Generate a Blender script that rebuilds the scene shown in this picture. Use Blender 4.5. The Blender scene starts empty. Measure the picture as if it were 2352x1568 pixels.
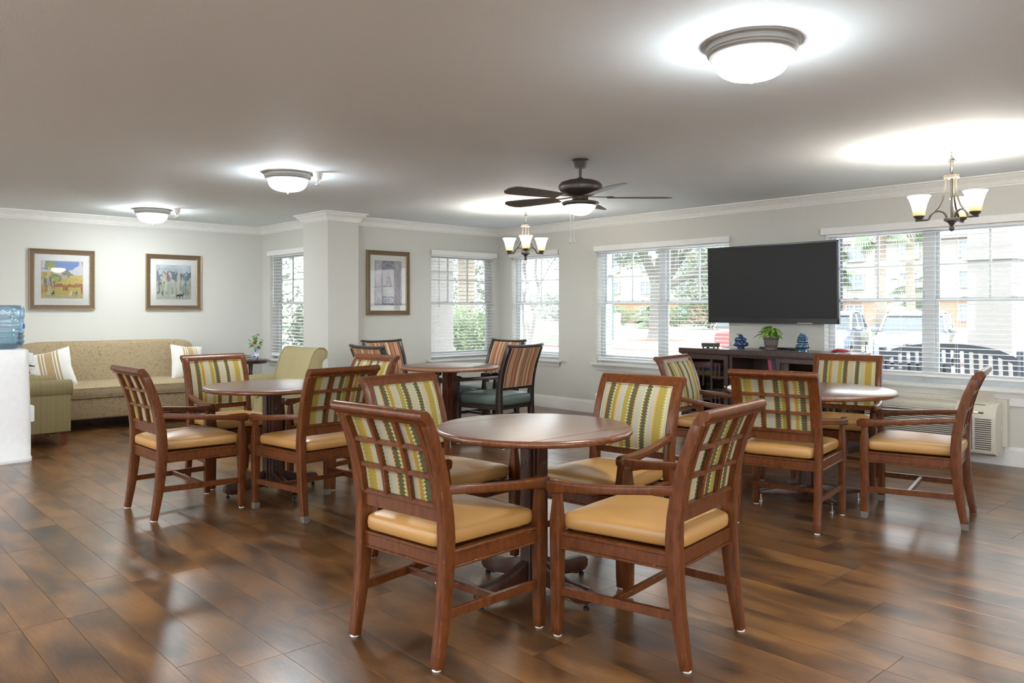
import bpy, bmesh, math, random
from mathutils import Vector, Matrix
C = bpy.context.scene.collection
SC = bpy.context.scene
PI = math.pi
R = math.radians
rnd = random.Random(7)

# ------------------------------------------------------------------ camera, world, exposure
cam = bpy.data.cameras.new('camera'); co = bpy.data.objects.new('camera', cam); C.objects.link(co)
co.location = (0, 0, 1.3); co.rotation_euler = (R(90), 0, -math.atan2(.679, .734))
cam.sensor_width = 36; cam.lens = 36 * 1806 / 2352; cam.shift_y = -72 / 2352; cam.clip_end = 400
SC.camera = co
SC.view_settings.view_transform = 'Standard'; SC.view_settings.look = 'None'
SC.view_settings.gamma = 1; SC.view_settings.use_curve_mapping = False
SC.view_settings.exposure = 1.45
WORLD = 2.7; LAMP = 58.0; WARM = 8.0
w = bpy.data.worlds.new('sky'); SC.world = w; w.use_nodes = True
wn = w.node_tree.nodes; wl = w.node_tree.links
bg = wn['Background']; tc = wn.new('ShaderNodeTexCoord'); nz = wn.new('ShaderNodeTexNoise'); nz.inputs['Scale'].default_value = 2.2
rmp = wn.new('ShaderNodeValToRGB'); rmp.color_ramp.elements[0].position = .35; rmp.color_ramp.elements[1].position = .65
rmp.color_ramp.elements[0].color = (.86, .93, 1, 1); rmp.color_ramp.elements[1].color = (1, 1, 1, 1)
wl.new(tc.outputs['Generated'], nz.inputs['Vector']); wl.new(nz.outputs['Fac'], rmp.inputs['Fac']); wl.new(rmp.outputs['Color'], bg.inputs['Color'])
bg.inputs['Strength'].default_value = WORLD
SC.cycles.max_bounces = 10; SC.cycles.diffuse_bounces = 5; SC.cycles.glossy_bounces = 4; SC.cycles.transparent_max_bounces = 24
SC.cycles.transmission_bounces = 8; SC.cycles.sample_clamp_indirect = 6; SC.cycles.caustics_reflective = False; SC.cycles.caustics_refractive = False
SC.cycles.use_denoising = True

# ------------------------------------------------------------------ material helpers
class NT:
    def __init__(s, name):
        s.m = bpy.data.materials.new(name); s.m.use_nodes = True
        s.n = s.m.node_tree.nodes; s.l = s.m.node_tree.links; s.p = s.n['Principled BSDF']
    def node(s, t, **k):
        n = s.n.new('ShaderNode' + t)
        for a, v in k.items(): setattr(n, a, v)
        return n
    def put(s, sock, v):
        if hasattr(v, 'links') or isinstance(v, bpy.types.NodeSocket): s.l.new(v, sock)
        else:
            if hasattr(sock.default_value, '__len__') and len(sock.default_value) == 4 and len(v) == 3: v = (*v, 1)
            sock.default_value = v
    def math(s, op, a, b=None, c=None, clamp=False):
        n = s.node('Math', operation=op); n.use_clamp = clamp; s.put(n.inputs[0], a)
        if b is not None: s.put(n.inputs[1], b)
        if c is not None: s.put(n.inputs[2], c)
        return n.outputs[0]
    def vmath(s, op, a, b):
        n = s.node('VectorMath', operation=op); s.put(n.inputs[0], a); s.put(n.inputs[1], b); return n.outputs[0]
    def mix(s, f, a, b, mode='MIX'):
        n = s.node('Mix', data_type='RGBA', blend_type=mode); s.put(n.inputs[0], f); s.put(n.inputs[6], a); s.put(n.inputs[7], b); return n.outputs[2]
    def noise(s, vec, scale=5, detail=2, rough=.5, dist=0):
        n = s.node('TexNoise'); s.put(n.inputs['Vector'], vec); n.inputs['Scale'].default_value = scale
        n.inputs['Detail'].default_value = detail; n.inputs['Roughness'].default_value = rough; n.inputs['Distortion'].default_value = dist
        return n.outputs['Fac']
    def ramp(s, f, stops, const=False):
        n = s.node('ValToRGB'); cr = n.color_ramp
        if const: cr.interpolation = 'CONSTANT'
        while len(cr.elements) < len(stops): cr.elements.new(.5)
        for e, (p, c) in zip(cr.elements, stops): e.position = p; e.color = c if len(c) == 4 else (*c, 1)
        s.put(n.inputs[0], f); return n.outputs['Color'], n.outputs['Alpha']
    def obj(s): return s.node('TexCoord').outputs['Object']
    def sep(s, v):
        n = s.node('SeparateXYZ'); s.put(n.inputs[0], v); return n.outputs
    def comb(s, x, y, z):
        n = s.node('CombineXYZ'); s.put(n.inputs[0], x); s.put(n.inputs[1], y); s.put(n.inputs[2], z); return n.outputs[0]
    def bump(s, h, strength=.2, dist=.002):
        n = s.node('Bump'); n.inputs['Strength'].default_value = strength; n.inputs['Distance'].default_value = dist
        s.put(n.inputs['Height'], h); s.l.new(n.outputs[0], s.p.inputs['Normal'])
    def set(s, col=None, rough=None, metal=None, spec=None, coat=None, coatr=None, emit=None, es=None, alpha=None, trans=None, ior=None):
        for k, v in (('Base Color', col), ('Roughness', rough), ('Metallic', metal), ('Specular IOR Level', spec), ('Coat Weight', coat),
                     ('Coat Roughness', coatr), ('Emission Color', emit), ('Emission Strength', es), ('Alpha', alpha), ('Transmission Weight', trans), ('IOR', ior)):
            if v is not None: s.put(s.p.inputs[k], v)
        return s.m
def plain(name, col, rough=.5, nscale=20, var=.06, **k):
    t = NT(name); n = t.noise(t.obj(), nscale, 3)
    c = t.mix(n, tuple(x * (1 - var) for x in col), tuple(min(1, x * (1 + var)) for x in col))
    return t.set(col=c, rough=rough, **k)
M = {}
def wallmat(name, col, sc=160, st=.12, rough=.75):
    t = NT(name); o = t.obj(); c = t.mix(t.noise(o, .7, 2), tuple(x * .98 for x in col), tuple(x * 1.02 for x in col))
    t.bump(t.noise(o, sc, 3, .6), st, .003); return t.set(col=c, rough=rough, spec=.25)
M['wall'] = wallmat('wall_paint', (.60, .592, .55))
M['ceiling'] = wallmat('ceiling_paint', (.80, .855, .89), 110, .3)
M['trim'] = plain('white_trim_paint', (.78, .78, .755), .38)
M['white'] = plain('white_vinyl', (.90, .91, .92), .35)
M['valance'] = plain('white_valance', (.80, .79, .77), .45)
M['sash'] = plain('grey_white_window_frame', (.50, .51, .51), .45)
def wood(name, a, b, rough=.3, coat=.35, stretch=(6, 6, 1.2), sc=9):
    t = NT(name); o = t.vmath('MULTIPLY', t.obj(), stretch)
    n = t.noise(o, sc, 3, .55, .8)
    c, _ = t.ramp(n, [(.33, a), (.67, b)])
    return t.set(col=c, rough=rough, coat=coat, coatr=.28)
def worn_wood(name, a, b):
    t = NT(name); o = t.obj(); os_ = t.vmath('MULTIPLY', o, (6, 6, 1.6))
    f = t.noise(os_, 8, 3, .55, .8)
    c, _ = t.ramp(f, [(.25, a), (.75, b)])
    bv = t.node('Bevel', samples=4); bv.inputs['Radius'].default_value = .004
    g = t.node('NewGeometry'); dn = t.node('VectorMath', operation='DOT_PRODUCT'); t.l.new(bv.outputs[0], dn.inputs[0]); t.l.new(g.outputs['True Normal'], dn.inputs[1])
    edge = t.math('LESS_THAN', dn.outputs['Value'], .972)
    nm = t.math('GREATER_THAN', t.noise(o, 34, 4, .75), .60)
    c = t.mix(t.math('MULTIPLY', edge, nm), c, (.42, .17, .06))
    return t.set(col=c, rough=.30, spec=.32, coat=.05, coatr=.15)
M['chair_wood'] = worn_wood('brown_chair_wood', (.070, .019, .005), (.165, .048, .0125))
M['dark_chair_wood'] = wood('espresso_chair_wood', (.015, .009, .007), (.035, .02, .014), .3)
M['table_wood'] = wood('table_top_laminate', (.10, .038, .021), (.155, .062, .034), .28, .45, (1.2, 14, 6), 4)
M['table_edge'] = wood('table_edge_wood', (.13, .038, .014), (.22, .07, .027), .28, .5)
M['light_table_edge'] = wood('light_table_edge_wood', (.30, .12, .05), (.42, .18, .08), .3, .4)
M['column_wood'] = wood('pedestal_wood', (.03, .010, .006), (.085, .024, .011), .35, .2)
M['column_red'] = wood('cherry_pedestal_wood', (.07, .018, .009), (.19, .05, .02), .35, .2)
M['console_wood'] = wood('espresso_console_wood', (.030, .014, .010), (.065, .028, .019), .3, .3)
M['vinyl'] = plain('tan_vinyl', (.46, .24, .072), .36, 3, .06, spec=.6)
M['green_vinyl'] = plain('sage_vinyl', (.105, .15, .135), .4, 6, .12, spec=.6)
M['glide'] = plain('white_plastic_glide', (.72, .72, .70), .5)
M['tape'] = plain('silver_foot_cap', (.16, .135, .115), .5)
M['bronze'] = plain('brushed_bronze', (.085, .075, .062), .4, 30, .15, metal=.35)
M['nickel'] = plain('brushed_nickel', (.42, .41, .39), .42, 30, .1, metal=.4)
M['fan_metal'] = plain('dark_fan_metal', (.085, .07, .06), .35, 30, .1, metal=.5)
M['fan_blade'] = wood('dark_fan_blade', (.075, .06, .05), (.12, .095, .08), .5, 0)
M['black'] = plain('black_plastic', (.012, .012, .014), .25)
M['screen'] = plain('matt_tv_screen', (.022, .022, .023), .40, 1, .02, spec=.2)
M['beige'] = plain('almond_plastic', (.60, .565, .49), .5)
M['beige_shade'] = plain('grille_painted_shade', (.06, .055, .045), .7)  # almond plastic darkened to stand in for shade inside the grilles
M['steel'] = plain('steel', (.5, .5, .5), .3, metal=1.0)
def fabric_stripe():
    t = NT('zigzag_stripe_fabric'); s = t.sep(t.obj()); u = t.math('DIVIDE', t.math('ADD', s[1], .21), .42)
    W = 1 / .42
    G, D, Go, O, Cr = (.36, .335, .255), (.085, .077, .038), (.27, .195, .045), (.29, .225, .05), (.43, .39, .25)
    b = [(0, G), (.033, D), (.072, Go), (.103, G), (.143, O), (.182, D), (.22, G), (.27, D), (.307, G), (.346, O), (.398, Cr)]
    base, _ = t.ramp(u, [(p * W, c) for p, c in b], True)
    Or, CrT, GT = (.56, .28, .07, 1), (.50, .42, .20, 1), (.40, .375, .29, 1)
    teeth = [(.033, Or), (.073, CrT), (.103, Or), (.143, GT), (.182, CrT), (.22, Or), (.27, CrT), (.307, CrT), (.346, Or), (.398, CrT)]
    st = [(0, (0, 0, 0, 0))]
    for p, c in teeth:
        hw = .008 if c is CrT else .0062
        st += [((p - hw) * W, c), ((p + hw) * W, (0, 0, 0, 0))]
    tcol, ta = t.ramp(u, st, True)
    line = [(0, (0, 0, 0, 0))]
    for p, c in teeth: line += [((p - .0016) * W, c), ((p + .0016) * W, (0, 0, 0, 0))]
    lcol, la = t.ramp(u, line, True)
    z = t.math('FRACT', t.math('DIVIDE', t.math('ADD', s[2], t.math('MULTIPLY', t.math('FLOOR', t.math('MULTIPLY', u, 11)), .004)), .0155))
    tm = t.math('LESS_THAN', t.math('ABSOLUTE', t.math('SUBTRACT', z, .5)), .19)
    c = t.mix(la, base, lcol); c = t.mix(t.math('MULTIPLY', ta, tm), c, tcol)
    wv = t.noise(t.vmath('MULTIPLY', t.obj(), (1, 1, 3)), 500, 2)
    t.bump(wv, .2, .0008)
    return t.set(col=c, rough=.8, spec=.2)
M['stripe'] = fabric_stripe()
def fabric_red():
    t = NT('rust_stripe_fabric'); s = t.sep(t.obj()); k = t.math('FLOOR', t.math('DIVIDE', t.math('ADD', s[1], 2), .0048))
    wn_ = t.node('TexWhiteNoise', noise_dimensions='1D'); t.put(wn_.inputs['W'], k)
    c, _ = t.ramp(wn_.outputs['Value'], [(0, (.28, .07, .04)), (.22, (.45, .32, .19)), (.42, (.13, .05, .035)), (.5, (.50, .23, .12)), (.66, (.60, .47, .30)), (.84, (.35, .13, .07)), (.93, (.20, .19, .14))], True)
    return t.set(col=c, rough=.8, spec=.2)
M['rust'] = fabric_red()
def fabric_vine():
    t = NT('vine_pattern_upholstery'); o = t.obj()
    n = t.noise(o, 23, 0, .5, 2.2); l = t.math('LESS_THAN', t.math('ABSOLUTE', t.math('SUBTRACT', n, .5)), .045)
    g = t.math('GREATER_THAN', t.noise(t.vmath('ADD', o, (4, 2, 8)), 34, 1), .48)
    c = t.mix(t.math('MULTIPLY', l, g), (.36, .28, .175), (.255, .175, .085)); return t.set(col=c, rough=.85, spec=.2)
M['vine'] = fabric_vine()
def fabric_line(name, ax, a, b):
    t = NT(name); s = t.sep(t.obj()); k = t.math('MULTIPLY', s[ax], 1)
    n = t.noise(t.comb(k, k, 0), 95, 3, .7); c, _ = t.ramp(n, [(.38, a), (.62, b)]); return t.set(col=c, rough=.85, spec=.2)
M['olive_x'] = fabric_line('olive_striped_upholstery', 0, (.215, .172, .083), (.30, .245, .128))
M['olive_y'] = fabric_line('olive_striped_upholstery_b', 1, (.30, .25, .125), (.40, .34, .185))
def cushion_mat():
    t = NT('cream_cushion_with_tan_stripes'); s = t.sep(t.obj())
    u = t.math('ADD', t.math('DIVIDE', s[0], .46), .5); W, T = (.75, .74, .69), (.45, .33, .18)
    c, _ = t.ramp(u, [(0, W), (.30, T), (.345, W), (.37, T), (.41, W), (.43, T), (.60, W), (.62, T), (.66, W), (.69, T), (.73, W)], True)
    return t.set(col=c, rough=.9, spec=.15)
M['cushion'] = cushion_mat()
def floor_mat():
    t = NT('wood_plank_vinyl'); g = t.node('NewGeometry'); oi = t.node('ObjectInfo')
    r = t.math('FRACT', t.math('ADD', t.math('MULTIPLY', g.outputs['Random Per Island'], 7.31), t.math('MULTIPLY', oi.outputs['Random'], 3.77)))
    o = t.vmath('ADD', t.obj(), t.comb(t.math('MULTIPLY', r, 37), t.math('MULTIPLY', r, 91), 0))
    st = t.vmath('MULTIPLY', o, (1, .42, 1))
    blotch = t.noise(st, 5.0, 2, .5, .7)
    grain = t.noise(t.vmath('MULTIPLY', o, (10, .9, 1)), 8, 4, .6, 1.6)
    f = t.math('ADD', t.math('MULTIPLY', blotch, .76), t.math('MULTIPLY', grain, .24))
    f = t.math('ADD', f, t.math('MULTIPLY', t.math('SUBTRACT', r, .5), .05))
    c, _ = t.ramp(f, [(.31, (.030, .014, .0075)), (.42, (.080, .036, .014)), (.52, (.152, .067, .022)), (.66, (.25, .114, .037))])
    kn, _ = t.ramp(t.noise(t.vmath('MULTIPLY', o, (1, .45, 1)), 8, 3, .6, .8), [(.66, (0, 0, 0)), (.78, (1, 1, 1))])
    c = t.mix(t.math('MULTIPLY', kn, .55), c, (.05, .024, .013))
    ring = t.node('TexWave', wave_type='RINGS', rings_direction='Z'); t.put(ring.inputs['Vector'], t.vmath('MULTIPLY', o, (1, .22, 1))); ring.inputs['Scale'].default_value = 14; ring.inputs['Distortion'].default_value = 7; ring.inputs['Detail'].default_value = 3; ring.inputs['Detail Scale'].default_value = 1.2
    c = t.mix(t.math('MULTIPLY', ring.outputs['Fac'], .16), c, (.07, .03, .014))
    return t.set(col=c, rough=.28, spec=.5, coat=.2, coatr=.28)
M['plank'] = floor_mat()
M['joint'] = plain('dark_joint', (.03, .014, .008), .7)
def glass(name, tint=(1, 1, 1), refl=.06):
    t = NT(name); t.n.remove(t.p); out = [n for n in t.n if n.type == 'OUTPUT_MATERIAL'][0]
    tr = t.node('BsdfTransparent'); tr.inputs[0].default_value = (*tint, 1); gl = t.node('BsdfGlossy'); gl.inputs['Roughness'].default_value = .02
    fr = t.node('Fresnel'); fr.inputs[0].default_value = 1.45; mx = t.node('MixShader'); t.l.new(t.math('MULTIPLY', fr.outputs[0], refl * 16, clamp=True), mx.inputs[0])
    t.l.new(tr.outputs[0], mx.inputs[1]); t.l.new(gl.outputs[0], mx.inputs[2]); t.l.new(mx.outputs[0], out.inputs[0]); return t.m
M['glass'] = glass('window_glass', (.96, .98, .98), .03)
M['picture_glass'] = glass('picture_glass', (1, 1, 1), .04)
M['cabinet_glass'] = glass('cabinet_glass', (.75, .78, .78), .06)
def lampmat(name, col, s): 
    t = NT(name); return t.set(col=(.8, .8, .78), rough=.4, emit=col, es=s)
def bowl_mat():
    t = NT('lit_frosted_bowl'); z = t.sep(t.obj())[2]     # emission graded weaker towards the rim to hold down the ceiling halo
    e, _ = t.ramp(t.math('DIVIDE', t.math('ADD', z, .150), .10), [(0, (1, 1, 1)), (.35, (.8, .8, .8)), (.75, (.32, .32, .32)), (1, (.24, .24, .24))])
    return t.set(col=(.8, .8, .78), rough=.4, emit=(.92, .98, 1), es=t.math('MULTIPLY', e, LAMP))
M['bowl'] = bowl_mat()
M['fan_bowl'] = lampmat('lit_warm_bowl', (1, .80, .52), 6)
def shade_mat():
    t = NT('lit_amber_glass_shade'); s = t.sep(t.obj()); 
    c, _ = t.ramp(t.math('MULTIPLY', t.math('SUBTRACT', s[2], -.515), 6.0), [(.05, (.70, .36, .09)), (.38, (1, .70, .30)), (.55, (1, .93, .78))])
    e, _ = t.ramp(t.math('MULTIPLY', t.math('SUBTRACT', s[2], -.515), 6.0), [(.05, (.022, .022, .022)), (.42, (.045, .045, .045)), (.60, (.5, .5, .5))])
    return t.set(col=(.7, .6, .4), rough=.4, emit=c, es=t.math('MULTIPLY', e, WARM))
M['shade'] = shade_mat()
M['leaf'] = plain('green_leaf', (.10, .26, .045), .5, 30, .5, spec=.3)
M['leaf_light'] = plain('bright_green_leaf', (.24, .42, .05), .45, 30, .3)
M['oak_leaf'] = plain('oak_foliage', (0.087, 0.121, 0.0694), .7, 4, .35)
M['shrub_leaf'] = plain('shrub_foliage', (0.121, 0.167, 0.0755), .7, 3, .45)
M['palm_leaf'] = plain('palm_foliage', (0.15, 0.191, 0.116), .6, 3, .3)
M['bark'] = plain('grey_bark', (0.173, 0.159, 0.144), .9, 9, .35)
M['palm_bark'] = plain('palm_bark', (0.231, 0.198, 0.158), .9, 14, .4)
M['grass'] = plain('lawn_grass', (0.173, 0.214, 0.127), .9, 6, .2)
M['dry_grass'] = plain('dry_lawn_grass', (0.229, 0.219, 0.167), .9, 6, .15)
M['concrete'] = plain('pale_concrete', (0.51, 0.51, 0.51), .85, 4, .05)
M['bounce_concrete'] = plain('bounce_pale_concrete', (.80, .80, .80), .85, 4, .04)  # paler than the other concrete, to bounce daylight onto the ceiling
M['curb'] = plain('faded_red_curb', (0.324, 0.22, 0.197), .8, 6, .12)
M['cream_wall'] = plain('cream_stucco', (0.291, 0.28, 0.253), .9, 3, .03)
M['orange_wall'] = plain('orange_stucco', (0.308, 0.181, 0.114), .9, 3, .04)
M['col_stucco'] = plain('beige_stucco', (0.231, 0.217, 0.205), .9, 60, .05)
M['roof'] = plain('grey_shingle', (0.207, 0.216, 0.235), .9, 5, .1)
M['win_far'] = plain('far_window_glass', (0.17, 0.218, 0.258), .2)
M['bench'] = plain('black_bench_paint', (.02, .024, .034), .45)
M['pole'] = plain('dark_green_pole', (.12, .20, .19), .5)
M['car_silver'] = plain('silver_car_paint', (0.136, 0.153, 0.17), .25, 2, .03, coat=.8)
M['car_red'] = plain('red_car_paint', (0.231, 0.0612, 0.0578), .25, 2, .05, coat=.8)
M['car_blue'] = plain('blue_grey_car_paint', (0.15, 0.19, 0.245), .22, 2, .05, coat=.8)
M['car_glass'] = plain('car_window', (.045, .06, .065), .12)
M['tyre'] = plain('tyre_rubber', (.025, .025, .027), .8)
M['chrome'] = plain('chrome', (.75, .77, .8), .12, metal=1.0)
M['light_lens'] = plain('headlight_lens', (.75, .80, .84), .1)
M['ext_white'] = plain('exterior_white_trim', (.48, .48, .47), .6)
M['mulch'] = plain('brown_mulch', (.16, .11, .08), .95, 20, .3)

# ------------------------------------------------------------------ mesh helpers
class MB:
    def __init__(s): s.v = []; s.f = []
    def add(s, vs, fs):
        n = len(s.v); s.v += [tuple(v) for v in vs]; s.f += [tuple(i + n for i in f) for f in fs]; return s
    def box(s, c, d, rot=None):
        x, y, z = (k / 2 for k in d); vs = [Vector((i, j, k)) for i in (-x, x) for j in (-y, y) for k in (-z, z)]
        if rot is not None:
            m = rot if isinstance(rot, Matrix) else Matrix.Rotation(rot, 3, 'Z'); vs = [m @ v for v in vs]
        c = Vector(c); return s.add([v + c for v in vs], [(0, 1, 3, 2), (4, 6, 7, 5), (0, 4, 5, 1), (2, 3, 7, 6), (0, 2, 6, 4), (1, 5, 7, 3)])
    def bb(s, a, b): return s.box([(p + q) / 2 for p, q in zip(a, b)], [abs(q - p) for p, q in zip(a, b)])
    def lathe(s, prof, n=24, c=(0, 0, 0), M_=None, cap=False):
        vs = []; fs = []; m = len(prof)
        for i in range(n):
            a = 2 * PI * i / n
            for r, z in prof: vs.append(Vector((r * math.cos(a), r * math.sin(a), z)))
        for i in range(n):
            j = (i + 1) % n
            for k in range(m - 1): fs.append((i * m + k, j * m + k, j * m + k + 1, i * m + k + 1))
        if cap: fs += [tuple(i * m for i in range(n))[::-1], tuple(i * m + m - 1 for i in range(n))]
        if M_ is not None: vs = [M_ @ v for v in vs]
        c = Vector(c); return s.add([v + c for v in vs], fs)
    def prism(s, poly, axis, a, b):
        """extrude 2-D polygon along axis from a to b; axis 0: poly=(y,z), 1: (x,z), 2: (x,y)"""
        def P(p, t): return {0: (t, p[0], p[1]), 1: (p[0], t, p[1]), 2: (p[0], p[1], t)}[axis]
        n = len(poly); vs = [P(p, a) for p in poly] + [P(p, b) for p in poly]
        return s.add(vs, [tuple(range(n))[::-1], tuple(range(n, 2 * n))] + [(i, (i + 1) % n, n + (i + 1) % n, n + i) for i in range(n)])
    def tube(s, pts, rad, n=8, closed=False):
        pts = [Vector(p) for p in pts]; m = len(pts); rad = rad if hasattr(rad, '__len__') else [rad] * m
        up = Vector((0, 0, 1)); vs = []; fs = []; prev = None
        for i, p in enumerate(pts):
            a = pts[(i - 1) % m] if (closed or i) else p; b = pts[(i + 1) % m] if (closed or i < m - 1) else p
            t = (b - a).normalized()
            if prev is None: u = t.orthogonal().normalized()
            else: u = (prev - t * prev.dot(t)).normalized()
            prev = u; v = t.cross(u)
            for k in range(n): an = 2 * PI * k / n; vs.append(p + (u * math.cos(an) + v * math.sin(an)) * rad[i])
        for i in range(m if closed else m - 1):
            j = (i + 1) % m
            for k in range(n): l = (k + 1) % n; fs.append((i * n + k, i * n + l, j * n + l, j * n + k))
        if not closed: fs += [tuple(range(n))[::-1], tuple((m - 1) * n + k for k in range(n))]
        return s.add(vs, fs)
    def sweep(s, pts, secs, side):
        """rect section (w along side vec, h along normal) at each pt"""
        pts = [Vector(p) for p in pts]; m = len(pts); vs = []; fs = []
        for i, p in enumerate(pts):
            t = (pts[min(i + 1, m - 1)] - pts[max(i - 1, 0)]).normalized(); sd = Vector(side(i) if callable(side) else side)
            sd = (sd - t * sd.dot(t)).normalized(); nn = t.cross(sd); w_, h_ = secs[i] if isinstance(secs, list) else secs
            for a, b in ((-1, -1), (1, -1), (1, 1), (-1, 1)): vs.append(p + sd * a * w_ / 2 + nn * b * h_ / 2)
        for i in range(m - 1):
            for k in range(4): l = (k + 1) % 4; fs.append((i * 4 + k, i * 4 + l, i * 4 + 4 + l, i * 4 + 4 + k))
        fs += [(3, 2, 1, 0), tuple((m - 1) * 4 + k for k in range(4))]
        return s.add(vs, fs)
    def sup(s, c, h, e1=.5, e2=.3, nu=40, nv=18, warp=None, M_=None):
        sg = lambda v, e: math.copysign(abs(v) ** e, v) if abs(v) > 1e-9 else 0.0
        vs = []; fs = []
        for j in range(nv + 1):
            a = -PI / 2 + PI * j / nv
            for i in range(nu):
                o = 2 * PI * i / nu; ca = sg(math.cos(a), e1) if 0 < j < nv else 0.0
                v = Vector((h[0] * ca * sg(math.cos(o), e2), h[1] * ca * sg(math.sin(o), e2), h[2] * sg(math.sin(a), e1)))
                if warp: v = Vector(warp(v))
                if M_ is not None: v = M_ @ v
                vs.append(v + Vector(c))
        for j in range(nv):
            for i in range(nu): k = (i + 1) % nu; fs.append((j * nu + i, j * nu + k, (j + 1) * nu + k, (j + 1) * nu + i))
        return s.add(vs, fs)
    def loft(s, rings, cap=True):
        n = len(rings[0]); vs = [v for r in rings for v in r]; fs = []
        for i in range(len(rings) - 1):
            for k in range(n): l = (k + 1) % n; fs.append((i * n + k, i * n + l, (i + 1) * n + l, (i + 1) * n + k))
        if cap: fs += [tuple(range(n))[::-1], tuple((len(rings) - 1) * n + k for k in range(n))]
        return s.add(vs, fs)
    def quad(s, a, b, c, d): return s.add([a, b, c, d], [(0, 1, 2, 3)])
    def leaves(s, c, rad, n, size, r=None):
        r = r or rnd
        for _ in range(n):
            while True:
                p = Vector((r.uniform(-1, 1), r.uniform(-1, 1), r.uniform(-1, 1)))
                if .25 < p.length <= 1: break
            p = Vector((p.x * rad[0], p.y * rad[1], p.z * rad[2])) + Vector(c)
            a = Vector((r.gauss(0, 1), r.gauss(0, 1), r.gauss(0, 1))).normalized(); b = a.orthogonal().normalized(); z = size * r.uniform(.6, 1.3)
            s.quad(p - a * z, p + b * z * .45, p + a * z, p - b * z * .45)
        return s
    def build(s, name, mat, parent=None, smooth=35, bevel=0, seg=2, loc=None):
        me = bpy.data.meshes.new(name); me.from_pydata(s.v, [], s.f)
        bm = bmesh.new(); bm.from_mesh(me)
        bmesh.ops.recalc_face_normals(bm, faces=bm.faces) if len(bm.faces) < 60000 and smooth else None
        if bevel:
            es = [e for e in bm.edges if len(e.link_faces) == 2 and e.calc_face_angle(0) > R(40)]
            bmesh.ops.bevel(bm, geom=es, offset=bevel, segments=seg, profile=.5, affect='EDGES', clamp_overlap=True)
        bm.to_mesh(me); bm.free()
        if smooth:
            me.polygons.foreach_set('use_smooth', [True] * len(me.polygons)); me.set_sharp_from_angle(angle=R(smooth))
        me.materials.append(M[mat] if isinstance(mat, str) else mat)
        o = bpy.data.objects.new(name, me); C.objects.link(o)
        if parent: o.parent = parent
        if loc: o.location = loc
        return o
def tag(o, label=None, cat=None, group=None, kind=None):
    if label: o['label'] = label
    if cat: o['category'] = cat
    if group: o['group'] = group
    if kind: o['kind'] = kind
    return o
def thing(name, label, cat, loc=(0, 0, 0), rz=0, group=None):
    o = bpy.data.objects.new(name, None); C.objects.link(o); o.location = loc; o.rotation_euler = (0, 0, rz); o.empty_display_size = .1
    return tag(o, label, cat, group)
KIDS = {}
def copy_tree(o, parent=None):
    c = o.copy(); C.objects.link(c); c.parent = parent
    for ch in [x for x in ALL() if x.parent == o]: copy_tree(ch, c)
    return c
def ALL(): return list(C.objects)
def clone(root, loc, rz, label, group=None, cat=None):
    objs = ALL(); kids = {}
    for x in objs:
        if x.parent: kids.setdefault(x.parent.name, []).append(x)
    def cp(o, par):
        c = o.copy(); C.objects.link(c); c.parent = par
        for ch in kids.get(o.name, []): cp(ch, c)
        return c
    c = cp(root, None); c.location = loc; c.rotation_euler = (0, 0, rz); c['label'] = label
    if group: c['group'] = group
    if cat: c['category'] = cat
    return c
def struct(o): o['kind'] = 'structure'; return o
def V(*a): return Vector(a)

# ------------------------------------------------------------------ room shell
XR, YB, XA, YL, H = 7.51, 8.375, 4.87, 10.37, 2.44
X0, Y0 = -3.4, -3.4
TH = .16
def wall_x(name, x, y0, y1, wins, sgn=1, h=H):
    m = MB(); cuts = sorted(wins); y = y0
    a, b = (x, x + TH * sgn)
    for (p, q, z0, z1) in cuts:
        if p > y: m.bb((a, y, 0), (b, p, h))
        m.bb((a, p, 0), (b, q, z0)); m.bb((a, p, z1), (b, q, h)); y = q
    if y1 > y: m.bb((a, y, 0), (b, y1, h))
    return struct(m.build(name, 'wall', smooth=0))
def wall_y(name, y, x0, x1, wins, sgn=1, h=H):
    m = MB(); x = x0; a, b = (y, y + TH * sgn)
    for (p, q, z0, z1) in sorted(wins):
        if p > x: m.bb((x, a, 0), (p, b, h))
        m.bb((p, a, 0), (q, b, z0)); m.bb((p, a, z1), (q, b, h)); x = q
    if x1 > x: m.bb((x, a, 0), (x1, b, h))
    return struct(m.build(name, 'wall', smooth=0))
ZS, ZT = .64, 2.07
W1 = (9.0, 10.13); W2 = (6.29, 7.405); W3 = (7.21, 8.125); W4 = (4.655, 6.55); W5 = (1.714, 3.594)
wall_x('wall_right', XR, Y0, YB + TH, [(*W3, ZS, ZT), (*W4, ZS, ZT), (*W5, ZS, ZT)])
wall_y('wall_back', YB, XA, XR, [(*W2, ZS, ZT)])
wall_x('wall_alcove', XA, YB + TH, YL, [(*W1, ZS, ZT)])
wall_y('wall_left', YL, X0, XA + TH, [])
wall_x('wall_far_left', X0, Y0, YL + TH, [(-2.2, -.4, .7, 2.1), (1.6, 3.6, .7, 2.1), (5.6, 8.4, .7, 2.1)], -1)  # openings added in an unseen wall to let in sky light
wall_y('wall_behind', Y0, X0, XR + TH, [(-2.8, -.8, .7, 2.1), (.2, 2.2, .7, 2.1), (2.6, 4.4, .7, 2.1)], -1)  # unseen wall, its openings added as soft daylight sources
p_ = MB(); p_.bb((4.60, 8.10, 0), (5.01, 8.69, H)); struct(p_.build('wall_pillar', 'wall', smooth=0, bevel=.006))
c_ = MB(); c_.bb((X0, Y0, H), (XR + TH, YL + TH, H + .12)); struct(c_.build('ceiling', 'ceiling', smooth=0))

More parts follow.
